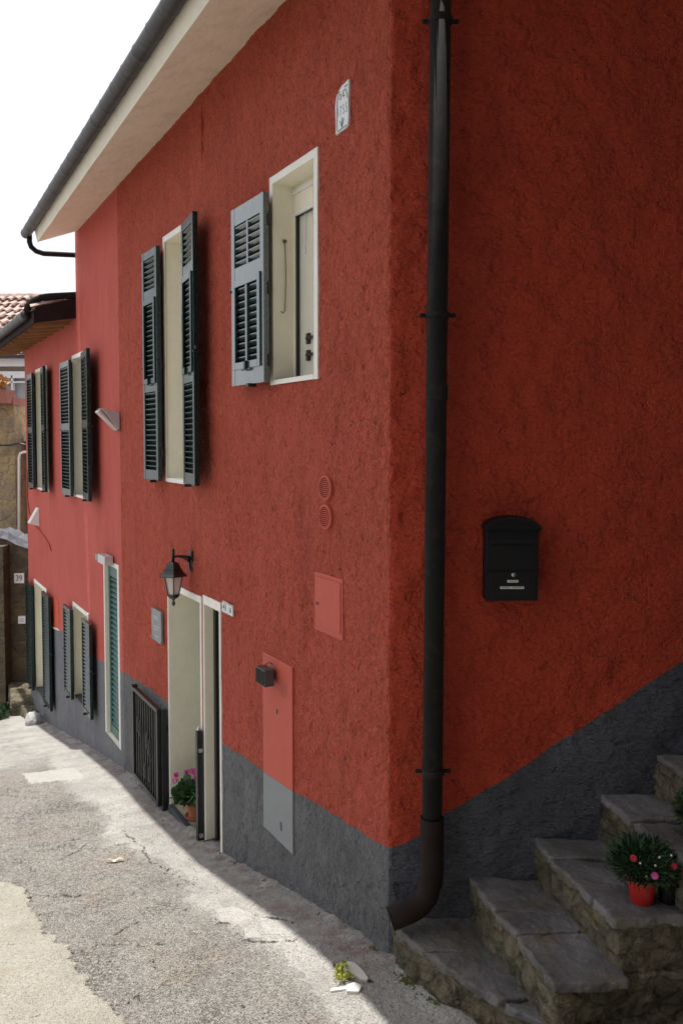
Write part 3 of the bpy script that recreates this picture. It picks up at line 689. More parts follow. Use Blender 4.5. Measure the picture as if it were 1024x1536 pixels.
# doors
wd = reveal('doorway', 'door_wide', .62, label='wide cream doorway with a flower pot on its step', trim=(.03, .03, .055, 0), thr=-.74); u0, u1, z0, z1 = HOLES['door_wide']
b = MB(fac); b.box(u0+.002, u1-.002, -.62, -.02, -.95, -.73); b.build('step', 'tilefloor', wd)
b = MB(fac); b.hexa([(u0+.0, -.02, -.95), (u1, -.02, -.95), (u1, .03, -.95), (u0, .03, -.95), (u0, -.02, -.72), (u1, -.02, -.72), (u1, .03, -.72), (u0, .03, -.72)]); b.build('threshold', 'slate', wd, bevel=.004)
b = MB(fac); b.box(u0, u1, -.66, -.60, -.74, z1); b.build('door_leaf', 'green2', wd)
wd2 = reveal('doorway', 'door_narrow', .10, label='narrow cream doorway with a dark glazed door', trim=(.028, .03, .07, 0), thr=-.66); u0, u1, z0, z1 = HOLES['door_narrow']
b = MB(fac); b.box(u0, u1, -.16, -.10, -.66, z1-.0); b.build('door_leaf', 'glassdark', wd2)
b = MB(fac); b.box(u0, u0+.05, -.12, -.07, -.66, z1); b.build('door_frame', 'blackmetal', wd2)
b = MB(fac); b.box(u0-.0, u1, -.12, .03, -.9, -.655); b.build('threshold', 'slate', wd2, bevel=.004)
wl = reveal('doorway', 'louvre_door', .10, label='far doorway filled by a blue green louvred shutter door', trim=(.05, .055, .05, 0)); u0, u1, z0, z1 = HOLES['louvre_door']
shutter(wl, u0+.004, -.085, u1-u0-.008, z0+.01, z1-.005, 1, 0, [(.055, .93)], 1, None, 'green2', .05, .062, False, 'door_leaf')
for zz in (.85, -.62):
    b = MB(fac); b.box(u1-.03, u1-.005, -.034, -.02, zz, zz+.13); b.build('hinge', 'blackmetal', wl)
# far windows
def farwin(key, label, sl, sr, lw, secs, blind):
    w_ = reveal('window', key, .26, label=label); u0, u1, z0, z1 = HOLES[key]
    b = MB(fac); b.box(u0, u1, -.30, -.25, z0, z1); b.build('pane', 'glassgrey' if not blind else 'curtain', w_)
    b = MB(fac); b.box(u0, u1, -.27, .014, z0-.03, z0+.003); b.build('sill', 'white' if not blind else 'slate', w_, bevel=.003)
    shutter(w_, sl[0], .045, lw, z0-.02+sl[2], z1+sl[3], -1, sl[1], secs, flip=not blind); shutter(w_, sr[0], .045, lw, z0+sr[2], z1+sr[3], 1, sr[1], secs, flip=not blind)
    return w_
farwin('upper_window', 'upper window beside the floodlight', (-7.48, .0, 0, -.02), (-6.76, .11, .0, .0), .60, [(.05, .485), (.54, .955)], False)
farwin('upper_far_window', 'last upper window at the far end', (-10.35, .0, .0, -.01), (-9.55, .10, 0, .0), .52, [(.05, .485), (.54, .955)], False)
farwin('low_window', 'low window left of the louvred door', (-7.66, .0, .0, -.03), (-6.97, .02, .06, .0), .48, [(.04, .955)], True)
farwin('low_far_window', 'last low window at the far end', (-10.82, .0, -.01, -.04), (-9.80, .0, .08, .03), .58, [(.035, .96)], True)
# drain pipe on the side wall
def pipe():
    def L(x, y, z): u, n = UN(x, y); return (u, n, z)
    b = MB(fac); X, Y = .492, 4.075
    b.tube([L(X+.006, Y, 6.4), L(X-.022, Y, .66)], .052, 20)
    o = b.build('drain_pipe', 'pipe', HOUSE, smooth=True)
    for z in (4.78, 3.33, .98):
        r = MB(fac); X = .469+.0048*z; r.lathe([(.054, z-.018), (.060, z-.012), (.060, z+.012), (.054, z+.018)], L(X, Y, 0), 20)
        for sx in (-1, 1):
            r.tube([L(X+sx*.052, Y+.01, z), L(X+sx*.078, Y+.01, z)], .011, 8); r.ico(L(X+sx*.081, Y+.01, z), .014, 1)
        r.tube([L(X, Y+.05, z), L(X, Y+.12, z)], .008, 6)
        r.build('bracket', 'pipe', o, smooth=True)
    for z in (4.95, 2.9):
        r = MB(fac); X = .469+.0048*z; r.lathe([(.0535, z), (.056, z+.01), (.056, z+.07), (.0535, z+.08)], L(X, Y, 0), 20); r.build('socket', 'pipe', o, smooth=True)
    X = .471; b = MB(fac); pts = [L(X, Y, .74), L(X, Y, .44), L(X-.006, Y-.002, .385), L(X-.025, Y-.006, .325), L(X-.065, Y-.012, .275), L(X-.115, Y-.02, .25), L(X-.22, Y-.035, .215)]
    b.tube(pts, [.0555]+[.054]*6, 20, False); o2 = b.build('pipe_shoe', 'pipelow', o, smooth=True)
    o2.modifiers.new('s', 'SOLIDIFY').thickness = -.006
pipe()
# ------------------------------------------------------------------ things on the facade
def lantern():
    t = fthing('wall_lantern', -3.04, 0, 1.66, 'black hexagonal wall lantern with milky glass over the cream doorway', 'lamp')
    b = MB(fac)    # bracket: oval plate + arm
    prof = [(0, 1.0), (.008, 1.0), (.018, .75), (.028, .35)]
    seg = 14
    pts = [(.034*k*math.cos(a*2*math.pi/seg), .001+y, .10*k*math.sin(a*2*math.pi/seg)-.0) for y, k in prof for a in range(seg)]
    b.add(pts, [(i*seg+j, i*seg+(j+1) % seg, (i+1)*seg+(j+1) % seg, (i+1)*seg+j) for i in range(3) for j in range(seg)]+[tuple(range(3*seg, 4*seg))])
    b.tube([(0, .02, .02), (0, .045, .032), (0, .08, .045), (0, .12, .05), (0, .165, .05)], [.034, .022, .014, .011, .012], 10)
    b.lathe([(.001, -.02), (.014, -.02), (.014, .05), (.019, .055), (.012, .065), (.012, .075), (.016, .083), (.012, .095), (.002, .105)], (0, .165, .02), 12)
    b.build('bracket', 'lampblack', t, smooth=True)
    c = (0, .165, 0); b = MB(fac)
    b.lathe([(.012, .010), (.030, .006), (.052, -.006), (.066, -.024), (.074, -.048), (.076, -.056), (.088, -.060), (.094, -.074), (.106, -.090), (.130, -.106), (.128, -.112), (.08, -.108), (.01, -.10)], c, 6, .3)
    b.build('hood', 'lampblack', t)
    b = MB(fac)
    zt, zb, rt, rb = -.108, -.275, .086, .052
    for j in range(6):
        a = .3+j*math.pi/3; b.tube([(c[0]+rt*math.cos(a), c[1]+rt*math.sin(a), zt), (c[0]+rb*math.cos(a), c[1]+rb*math.sin(a), zb)], .0055, 5)
    b.lathe([(.058, zb+.008), (.060, zb-.002), (.045, zb-.02), (.020, zb-.036), (.010, zb-.045), (.010, zb-.06), (.018, zb-.07), (.016, zb-.08), (.002, zb-.10)], c, 6, .3)
    b.build('cage', 'lampblack', t)
    b = MB(fac); b.lathe([(rt-.006, zt), (rb-.004, zb+.006)], c, 6, .3); b.build('glass', 'frost', t)
lantern()
# gate beside wide doorway
def gate():
    t = fthing('iron_gate', -3.72, .0, -.80, 'black barred iron gate folded back against the wall left of the cream doorway', 'gate')
    b = MB(fac)
    b.box(-.045, .0, .012, .06, -.08, .96); b.box(-.03, -.01, .0, .014, .1, .16); b.box(-.03, -.01, .0, .014, .75, .80)
    b.build('post', 'blackmetal', t, bevel=.003)
    H = .93; w_ = .85; f = MB()
    def q(x0, x1, y0, y1, z0, z1, sl=0.0):   # follows the slope of the street a little
        f.hexa([(x0, y0, z0+sl*x0), (x1, y0, z0+sl*x1), (x1, y1, z0+sl*x1), (x0, y1, z0+sl*x0), (x0, y0, z1+sl*x0), (x1, y0, z1+sl*x1), (x1, y1, z1+sl*x1), (x0, y1, z1+sl*x0)])
    q(-.045, -.0, -.02, .02, .03, H); q(-w_, -w_+.04, -.02, .02, .03, H)
    q(-w_, 0, -.022, .022, H, H+.035); q(-w_+.04, -.045, -.02, .02, .03, .065)
    f.box(-w_-.005, -w_+.05, -.03, .03, H+.035, H+.05)
    fr = f.build('frame', 'blackmetal', t, bevel=.002)
    for i in range(9):
        g = MB(); x = -w_+.04+(i+1)*(w_-.085)/10; g.box(x-.008, x+.008, -.008, .008, .065, H); g.build('bar', 'blackmetal', t)
    for (i, z) in ((1, .62), (2, .60), (5, .55), (6, .50), (4, .22), (6, .24)):
        x = -w_+.04+(i+1)*(w_-.085)/10; g = MB()
        g.lathe([(.008, -.11), (.020, -.07), (.030, -.03), (.024, .0), (.030, .03), (.020, .07), (.008, .11)], (x, 0, z), 8)
        g.build('basket_ornament', 'blackmetal', t, smooth=True)
    for o in t.children:
        if o.name.startswith(('frame', 'bar', 'basket')): o.location = (-.05, -.075, 0); o.rotation_euler = (0, 0, .0)
    t2 = fthing('gate_post', -2.79, .0, -.78, 'slim black iron gate post between the two cream doorways', 'post')
    b = MB(fac); b.box(-.035, .012, .012, .06, -.05, 1.04); b.build('shaft', 'blackmetal', t2, bevel=.003)
    b = MB(fac); b.lathe([(.012, 1.04), (.02, 1.05), (.012, 1.07), (.002, 1.075)], (-.012, .036, 0), 8)
    b.build('finial', 'steel', t2)
    for z in (.14, .87): b = MB(fac); b.box(.010, .035, .02, .05, z, z+.03); b.build('lug', 'steel', t2)
gate()
# plaque, number plates, date tile
t = fthing('metal_plaque', -3.97, 0, .76, 'blank weathered grey metal plaque screwed to the wall left of the cream doorway', 'plaque')
b = MB(fac); b.box(-.15, .15, .006, .03, 0, .31); b.build('plate', 'plaque', t, bevel=.003)
for x in (-.135, .135):
    for z in (.02, .29): b = MB(fac); b.tube([(x, .0, z), (x, .042, z)], .007, 8); b.build('screw', 'steel', t)
for i, (x0, x1, z) in enumerate([(-.06, .05, .235), (-.05, .06, .215), (-.08, .08, .14), (-.06, .04, .11), (-.03, .05, .05)]): b = MB(fac); b.box(x0, x1, .0305, .0312, z, z+.008); b.build('engraved_line', 'alu', t)
RX = (math.radians(90), 0, 0)
t = fthing('house_number_tile', -2.245, 0, 1.355, 'small white ceramic tile reading 41 right of the narrow doorway', 'house number')
b = MB(fac); b.box(-.075, .045, .0, .014, 0, .09); b.build('tile', 'ceramic', t, bevel=.003)
for z in (.003, .083): b = MB(fac); b.box(-.072, .042, .0142, .0150, z, z+.004); b.build('border_line', 'ink', t)
text('number', '41', .082, 'ink', t, (-.015, -.0145, .045), RX, .001, .95, .001)
t = fthing('house_letter_tile', -2.14, 0, 1.355, 'narrow white ceramic tile reading A just right of the 41 tile', 'house number')
b = MB(fac); b.box(-.05, .03, .0, .014, 0, .085); b.build('tile', 'ceramic', t, bevel=.003)
for z in (.003, .079): b = MB(fac); b.box(-.047, .027, .0142, .0150, z, z+.003); b.build('border_line', 'ink', t)
text('letter', 'A', .075, 'ink', t, (-.01, -.0145, .043), RX, .001, .8, .001)
t = fthing('date_tile', -.46, 0, 4.44, 'irregular pale stone date tablet reading 1755 near the top corner', 'date stone')
b = MB(fac); poly = [(-.072, .0), (-.03, .006), (.02, .004), (.062, .01), (.071, .06), (.066, .15), (.074, .2), (.073, .262), (.03, .255), (-.005, .252), (-.045, .232), (-.066, .21), (-.08, .16), (-.075, .09)]
b.prism([(x, z) for x, z in poly], 1, .0, .016); b.build('tablet', 'ceramic', t, bevel=.003)
for ch, x in zip('1755', (-.044, -.014, .018, .048)): text('digit', ch, .078, 'ink', t, (x, -.0165, .112), RX, .0008, .55, -.0016)
b = MB(fac); y = .0172
b.tube([(-.055, y, .02), (-.055, y, .12), (-.052, y, .175), (-.04, y, .205), (-.02, y, .21), (-.008, y, .195), (-.015, y, .178), (-.026, y, .186)], .002, 5)
b.tube([(.062, y, .16), (.055, y, .195), (.04, y, .218), (.02, y, .216), (.010, y, .198), (.018, y, .182), (.029, y, .19)], .002, 5)
b.tube([(-.05, y, .222), (-.025, y, .226)], .0025, 5); b.tube([(.03, y, .232), (.062, y, .234)], .0025, 5); b.tube([(-.05, y, .012), (.055, y, .016)], .002, 5)
b.tube([(-.02, y, .06), (.0, y, .02), (.02, y, .065)], .002, 5); b.tube([(.0, y, .02), (.002, y, .075)], .002, 5)
b.build('ornament', 'ink', t)
# vents
for k, (zc, lab) in enumerate(((2.415, 'upper of the two round red louvred wall vents'), (2.24, 'lower of the two round red louvred wall vents'))):
    t = fthing('round_vent', -.66, 0, zc, lab+' beside the corner', 'vent', 'round vents on the red wall')
    b = MB(fac); seg = 24; r0 = .075
    def disc(r, y): return [(r*math.cos(a*2*math.pi/seg), y, r*math.sin(a*2*math.pi/seg)) for a in range(seg)]
    rings = disc(r0, -.01)+disc(r0, .018)+disc(r0-.012, .022)+disc(r0-.012, .008)
    b.add(rings, [(i*seg+j, i*seg+(j+1) % seg, (i+1)*seg+(j+1) % seg, (i+1)*seg+j) for i in range(3) for j in range(seg)]+[tuple(range(3*seg, 4*seg))])
    b.build('rim', 'redpanel', t)
    b = MB(fac)
    for i in range(10):
        z = -.054+i*.012; hw = math.sqrt(max(.0001, (r0-.012)**2-z*z))
        b.hexa([(-hw, .008, z), (hw, .008, z), (hw, .022, z-.004), (-hw, .022, z-.004), (-hw, .008, z+.003), (hw, .008, z+.003), (hw, .022, z-.001), (-hw, .022, z-.001)])
    b.build('slats', 'redpanel', t)
# meter cabinet
t = fthing('meter_cabinet', -.64, 0, 1.53, 'flush square meter cabinet door painted red near the corner', 'cabinet')
b = MB(fac); b.box(-.17, .17, -.02, .006, -.0, .36); b.build('frame', 'redpanel', t, bevel=.002)
b = MB(fac); b.box(-.145, .150, .0, .012, .035, .335); b.build('door', 'redpanel', t, bevel=.002)
b = MB(fac); b.lathe([(.010, 0), (.010, .004)], (0, 0, 0), 8); o = b.build('lock', 'blackmetal', t); o.location = (-.125, -.013, .17); o.rotation_euler = (math.radians(90), 0, 0)
# tall utility panel: red above, grey below
t = fthing('utility_panel', -1.34, 0, -.04, 'tall narrow flush utility panel painted red above and grey below', 'panel')
b = MB(fac); g0, g1 = gline(-1.57)+.04, gline(-1.11)+.04
b.hexa([(-.23, -.02, g0), (.23, -.02, g1), (.23, .012, g1), (-.23, .012, g0), (-.23, -.02, 1.255), (.23, -.02, 1.255), (.23, .012, 1.255), (-.23, .012, 1.255)]); o = b.build('upper_cover', 'redpanel', t, bevel=.002)
b = MB(fac); b.hexa([(-.23, -.02, .0), (.23, -.02, .0), (.23, .012, .0), (-.23, .012, .0), (-.23, -.02, g0-.001), (.23, -.02, g1-.001), (.23, .012, g1-.001), (-.23, .012, g0-.001)]); b.build('lower_cover', 'greypanel', t, bevel=.002)
b = MB(fac); b.box(.045, .068, .0125, .0135, .09, .15); b.build('slot', 'blackmetal', t); b = MB(fac); b.box(-.005, .008, .0125, .016, .88, .91); b.build('key_hole', 'blackmetal', t)
b = MB(fac)
for i in range(-4, 5):
    for j in range(-5, 6):
        if i*i+j*j < 22: b.box(.10+i*.013-.003, .10+i*.013+.003, .0125, .0132, 1.075+j*.013-.003, 1.075+j*.013+.003)
o = b.build('vent_holes', 'brick', t)
# grey box lamp on the panel
t = fthing('small_floodlight', -1.37, .012, 1.04, 'small dark grey finned box light on top of the tall utility panel', 'light')
b = MB(fac); b.box(-.09, .05, .03, .10, 0, .115); b.cur = 0
for i in range(6): b.box(-.075+i*.022, -.070+i*.022, .10, .112, .01, .105)
b.build('housing', 'greyplastic', t, bevel=.004)
b = MB(fac); b.box(-.13, -.09, .035, .06, .012, .04); b.build('end_cap', 'whiteplastic', t, bevel=.002)
b = MB(fac); b.box(-.04, .0, .0, .03, .03, .09); b.tube([(-.03, .06, .115), (-.028, .05, .14), (-.015, .03, .145), (-.01, .01, .13)], .003, 5); b.build('mount', 'blackmetal', t)
# floodlight at upper seam
t = fthing('wall_floodlight', -5.36, 0, 2.81, 'wedge shaped pale aluminium floodlight pointing down beside the upper window', 'light')
b = MB(fac); X0, X1 = -.10, .07
b.hexa([(X0, .0, .01), (X1, .0, .01), (X1, .015, .0), (X0, .015, .0), (X0, .0, .19), (X1, .0, .19), (X1-.01, .20, .235), (X0+.01, .20, .235)])
b.build('housing', 'alu', t, bevel=.006)
b = MB(fac); b.hexa([(X0+.008, .022, -.012), (X1-.008, .022, -.012), (X1-.01, .03, .02), (X0+.01, .03, .02), (X0+.012, .235, .195), (X1-.012, .235, .195), (X1-.012, .21, .225), (X0+.012, .21, .225)]); b.build('lens', 'frost', t, bevel=.01, seg=3)
b = MB(fac); b.box(X0+.02, X1+.008, .0, .004, -.01, .2); b.build('back_plate', 'blackmetal', t)
# alarm wedge with cable
t = fthing('alarm_box', -10.45, 0, 1.28, 'white wedge shaped siren box low on the far red wall', 'alarm')
b = MB(fac); b.hexa([(-.10, .0, .0), (.10, .0, .0), (.10, .16, .05), (-.10, .16, .05), (-.10, .0, .30), (.10, .0, .30), (.10, .02, .30), (-.10, .02, .30)]); b.build('housing', 'whiteplastic', t, bevel=.005)
b = MB(fac); b.tube([(-1.02, .01, .9), (-1.0, .012, .35), (-.8, .012, .12), (-.3, .012, -.03), (.1, .012, -.06), (.5, .012, -.12), (.95, .012, -.2), (1.1, .01, -.28)], .011, 6)
b.build('cable', 'redsmooth', t, smooth=True)
t = fthing('junction_cover', -9.50, 0, .02, 'tiny white cover on the red wall between the two low windows', 'box')
b = MB(fac); b.box(-.05, .05, -.01, .035, 0, .15); b.build('cover', 'whiteplastic', t, bevel=.005)
b = MB(fac); b.box(-.03, .03, .035, .04, .03, .12); b.build('flap', 'alu', t)
t = fthing('box_lamp', -5.75, 0, 1.28, 'pale grey box lamp above the blue green louvred door', 'light')
b = MB(fac); b.box(-.16, .16, .02, .115, .0, .10); b.build('housing', 'alu', t, bevel=.004)
b = MB(fac); b.box(-.31, -.16, .03, .11, .01, .085); b.build('lens', 'plaque', t, bevel=.004)
# ------------------------------------------------------------------ mailbox on the side wall
t = empty('mailbox', (.876, 4.175, 1.872), 0, 'black arched metal mailbox on the dark red side wall above the steps', 'mailbox')
w2 = .135; H = .37; b = MB()
arch = [(-w2, 0), (w2, 0), (w2, H)] + [(w2*math.cos(a*math.pi/10), H+.055*math.sin(a*math.pi/10)) for a in range(1, 10)] + [(-w2, H)]
b.prism(arch, 1, -.09, .01); b.build('body', 'mailblack', t, bevel=.004)
b = MB(); ar = [(-w2-.012, H-.012), (w2+.012, H-.012)]+[((w2+.012)*math.cos(a*math.pi/10), H+.002+.066*math.sin(a*math.pi/10)) for a in range(0, 11)]
outer = [((w2+.012)*math.cos(a*math.pi/12), H+.066*math.sin(a*math.pi/12)) for a in range(13)]; inner = [((w2-.0)*math.cos(a*math.pi/12), H-.012+.062*math.sin(a*math.pi/12)) for a in range(13)]
b.prism(outer+inner[::-1], 1, -.11, .008); b.build('rim', 'mailblack', t, bevel=.002)
b = MB(); b.hexa([(-.115, -.115, H-.065), (.115, -.115, H-.065), (.115, -.09, H-.05), (-.115, -.09, H-.05), (-.115, -.118, H-.05), (.115, -.118, H-.05), (.115, -.09, H+.0), (-.115, -.09, H+.0)]); b.build('flap', 'mailblack', t, bevel=.002)
b = MB(); b.box(-.12, .12, -.096, -.09, .015, .155); b.build('door', 'mailblack', t, bevel=.002)
b = MB(); b.box(-.11, .11, -.0935, -.09, .165, .29); b.build('relief_panel', 'mailblack', t, bevel=.002)
b = MB(); b.lathe([(.010, 0), (.011, .004), (.008, .007)], (0, 0, 0), 14); o = b.build('lock', 'steel', t, smooth=True); o.location = (.005, -.096, .137); o.rotation_euler = (math.radians(90), 0, 0)
b = MB(); b.box(-.0015, .0015, -.0005, .0, -.006, .006); o2 = b.build('keyhole', 'mailblack', o); o2.location = (0, 0, .0075); o2.rotation_euler = (math.radians(-90), 0, 0)
b = MB(); b.box(-.026, .030, -.0975, -.0962, .097, .110); b.build('name_label', 'sticker', t)
b = MB(); b.box(-.062, .060, -.0975, -.0962, .064, .076); b.build('name_label', 'sticker', t)
for (x0, x1, z) in ((-.018, .024, .1025), (-.055, -.012, .069), (.0, .053, .069)): b = MB(); b.box(x0, x1, -.0981, -.0976, z, z+.003); b.build('written_line', 'ink', t)
# ------------------------------------------------------------------ stone steps
def rough_prism(name, poly, z0, z1, mat, parent, vox=.014, amp=.012, sc=9., label=None):
    b = MB(); b.prism(poly, 2, z0, z1); o = b.build(name, mat, parent)
    bm = bmesh.new(); bm.from_mesh(o.data)
    bmesh.ops.triangulate(bm, faces=bm.faces)
    bm.to_mesh(o.data); bm.free()
    r = o.modifiers.new('r', 'REMESH'); r.mode = 'VOXEL'; r.voxel_size = vox
    dg = bpy.context.evaluated_depsgraph_get(); me = bpy.data.meshes.new_from_object(o.evaluated_get(dg)); o.modifiers.clear(); o.data = me
    bm = bmesh.new(); bm.from_mesh(me)
    bmesh.ops.smooth_vert(bm, verts=bm.verts, factor=.5, use_axis_x=True, use_axis_y=True, use_axis_z=True)
    off = Vector((random.random()*20, random.random()*20, 0))
    for v in bm.verts:
        q = v.co+off; d = Vector((noise.noise(q*sc), noise.noise(q*sc+Vector((7, 1, 3))), noise.noise(q*sc+Vector((2, 9, 5)))*.6))*amp
        d += Vector((noise.noise(q*sc*3), noise.noise(q*sc*3+Vector((7, 1, 3))), noise.noise(q*sc*3+Vector((2, 9, 5)))*.5))*amp*.5
        v.co += d
    for f in bm.faces: f.smooth = True
    bm.to_mesh(me); bm.free(); me.materials.clear(); me.materials.append(M[mat])
    if label: o['label'] = label
    return o
STEPS = empty('stone_steps', (.3, 4.0, -.1), 0, 'worn grey flagstone steps with mossy rubble risers climbing along the side wall', 'steps')
STEPS.location = (0, 0, 0)
TOPS = [.13, .357, .567, .81, 1.03, 1.26, 1.48, 1.70]
FR = [[(.262, 4.22), (.295, 4.10), (.42, 3.90), (.585, 3.70), (.76, 3.52), (.94, 3.37), (1.03, 3.24)],
      [(.685, 4.22), (.735, 3.98), (.815, 3.73), (.875, 3.52), (.92, 3.335), (1.26, 3.43)],
      [(1.03, 4.22), (1.07, 4.0), (1.145, 3.71), (1.215, 3.445), (1.53, 3.48)],
      [(1.37, 4.22), (1.42, 4.0), (1.50, 3.68), (1.55, 3.48), (1.9, 3.52)],
      [(1.675, 4.22), (1.72, 3.95), (1.80, 3.7), (1.86, 3.50), (2.2, 3.54)],
      [(2.02, 4.22), (2.2, 3.5), (2.6, 3.55)], [(2.37, 4.22), (2.55, 3.5), (2.95, 3.55)], [(2.7, 4.22), (2.9, 3.5), (3.3, 3.55)]]
for i, (zt, fr) in enumerate(zip(TOPS, FR)):
    back = 1.75 if i == 0 else fr[-1][0]
    poly = list(fr)
    if i == 0: poly += [(1.5, 3.22), (1.8, 3.3), (1.8, 4.22)]
    else: poly += [(fr[-1][0]+.35, fr[-1][1]+.03), (fr[-1][0]+.35, 4.22)]
    z0 = -.35 if i < 2 else TOPS[i-2]-.1
    st = rough_prism('step', poly, -.3 if i < 3 else TOPS[i-1]-.5, zt-.030, 'riser', STEPS, .014 if i < 4 else .03, .026, 10)
    # slabs on the tread
    nxt = FR[i+1] if i+1 < len(FR) else [(p[0]+.34, p[1]) for p in fr]
    if i > 5: continue
    def edge(pl, y):
        pl = sorted(pl, key=lambda p: p[1])
        for (ax, ay), (bx, by) in zip(pl, pl[1:]):
            if ay <= y <= by: return ax+(bx-ax)*(y-ay)/(by-ay+1e-9)
        return pl[0][0] if y < pl[0][1] else pl[-1][0]
    front = [p for p in fr if True][:(7 if i == 0 else len(fr)-1)]
    ymin = front[-1][1]; cuts = [4.20, 4.20-.30-.07*math.sin(i*3), 4.20-.60-.05*math.cos(i*2), ymin] if i == 0 else [4.20, 3.93-.06*math.sin(i*2.3), 3.66+.05*math.cos(i), ymin]
    nf = nxt[:len(nxt)-1] if len(nxt) > 3 else nxt[:2]
    for k in range(len(cuts)-1):
        ya, yb = cuts[k]-.006, cuts[k+1]+.006
        if ya-yb < .05: continue
        n_ = 9; sl = .05*math.sin(i*5+k*2)
        L_ = [(edge(front, ya+(yb-ya)*j/n_)-.002+.022*noise.noise(Vector((j*1.7, i*3, k*5))), ya+(yb-ya)*j/n_) for j in range(n_+1)]
        R_ = [(max(edge(nf, ya+(yb-ya)*j/n_)+.03, L_[j][0]+.2), ya+(yb-ya)*j/n_+sl) for j in range(n_+1)]
        if i == 0: R_ = [(max(r[0], 1.0 if r[1] > 3.45 else 1.05), r[1]) for r in R_]
        sp = L_+R_[::-1]
        rough_prism('slab', sp, zt-.045, zt+.004*math.sin(k*3+i), 'slab', st, .0085 if i < 3 else .012, .013, 9)
# loose rubble retaining wall outside the steps (bottom right)
# ------------------------------------------------------------------ plants
def leaf_quads(b, c, r, n, size, flat=.5, zmin=-1, needle=False, rnd=random):
    for _ in range(n):
        while True:
            d = Vector((rnd.uniform(-1, 1), rnd.uniform(-1, 1), rnd.uniform(zmin, 1)))
            if .25 < d.length < 1: break
        p = Vector((c[0]+d.x*r[0], c[1]+d.y*r[1], c[2]+d.z*r[2]))
        dr = (Vector((d.x, d.y, d.z*.6+flat))+Vector((rnd.uniform(-.6, .6), rnd.uniform(-.6, .6), rnd.uniform(-.4, .4)))).normalized()
        sd_ = dr.cross(Vector((rnd.uniform(-1, 1), rnd.uniform(-1, 1), rnd.uniform(-.2, 1)))).normalized()
        L_ = size*rnd.uniform(.6, 1.2); w_ = L_*(.09 if needle else .42)
        nrm = dr.cross(sd_)
        b.add([tuple(p), tuple(p+dr*L_*.35+sd_*w_+nrm*L_*.05), tuple(p+dr*L_*.8+sd_*w_*.75), tuple(p+dr*L_), tuple(p+dr*L_*.8-sd_*w_*.75), tuple(p+dr*L_*.35-sd_*w_+nrm*L_*.05)], [(0, 1, 2, 3), (0, 3, 4, 5)])
def daisy(b, c, r, nrm, k=14):
    nrm = Vector(nrm).normalized(); a = nrm.orthogonal().normalized(); bb = nrm.cross(a)
    for i in range(k):
        t = i*2*math.pi/k; d = a*math.cos(t)+bb*math.sin(t); s_ = nrm.cross(d); c_ = Vector(c)
        b.add([tuple(c_+d*r*.15), tuple(c_+d*r*.6+s_*r*.2+nrm*r*.1), tuple(c_+d*r+nrm*r*.12), tuple(c_+d*r*.6-s_*r*.2+nrm*r*.1)], [(0, 1, 2, 3)])
def potplant(loc, label, potmat, rt, rb, h, cr, leafmat, nleaf, lsize, needle, flowers, cat='potted plant', seg=20, flmat='redflower', rim=True):
    t = empty('potted_plant', loc, random.random()*3, label, cat); t.rotation_euler = (0, 0, 0)
    b = MB(); prof = [(rb*.96, 0), (rb, .004), (rt*.985, h*.84)]+([(rt*1.06, h*.85), (rt*1.07, h*.985), (rt*1.03, h)] if rim else [(rt, h)])+[(rt*.93, h), (rt*.9, h-.012), (0.001, h-.012)]
    b.lathe(prof, (0, 0, 0), seg); b.build('pot', potmat, t, smooth=False)
    b = MB(); b.lathe([(rt*.9, h-.02), (rt*.88, h-.008), (.001, h-.006)], (0, 0, 0), seg); b.build('soil', 'soil', t)
    b = MB(); leaf_quads(b, (0, 0, h+cr[2]*.75), cr, nleaf, lsize, .3, -.75, needle)
    b.build('foliage', leafmat, t, fix=False)
    b = MB()
    for i in range(16):
        a = random.random()*6.3; q = random.uniform(.3, .8); b.tube([(0, 0, h-.01), (cr[0]*q*.5*math.cos(a), cr[1]*q*.5*math.sin(a), h+cr[2]*.5), (cr[0]*q*math.cos(a), cr[1]*q*math.sin(a), h+cr[2]*random.uniform(.8, 1.4))], .0022, 4)
    b.build('stems', 'stem', t)
    for f in flowers:
        b = MB(); daisy(b, f[0], f[1], f[2]); daisy(b, Vector(f[0])+Vector(f[2])*.004, f[1]*.6, f[2], 10); fo = b.build('flower', f[3] if len(f) > 3 else flmat, t, fix=False)
    return t
potplant((1.385, 3.60, .572), 'red plastic pot of dark feathery daisies with crimson flowers on the third step', 'redpot', .066, .050, .125, (.138, .130, .09), 'leafneedle', 3600, .036, True,
         [((-.075, -.09, .25), .017, (-.2, -.8, .6)), ((.0, -.145, .20), .018, (-.1, -1, .3), 'pink'), ((.10, -.11, .225), .016, (.2, -.8, .5))] + [((random.uniform(-.15, .15), random.uniform(-.16, -.1), random.uniform(.16, .30)), .006, (0, -1, .4), 'sticker') for _ in range(5)])
potplant((1.505, 3.60, .572), 'small black plastic pot of green leaves right behind the red flower pot', 'mailblack', .045, .038, .08, (.07, .07, .05), 'leafdark', 160, .03, False, [])
potplant((1.70, 3.64, .815), 'bushy green potted plant on the fourth step at the frame edge', 'terracotta', .06, .048, .09, (.13, .12, .10), 'leafneedle', 3000, .04, True, [])
potplant((1.37, 3.14, .06), 'low leafy plant at the foot of the steps in the bottom right', 'terracotta', .05, .04, .07, (.08, .07, .06), 'leafdark', 140, .05, False, [])
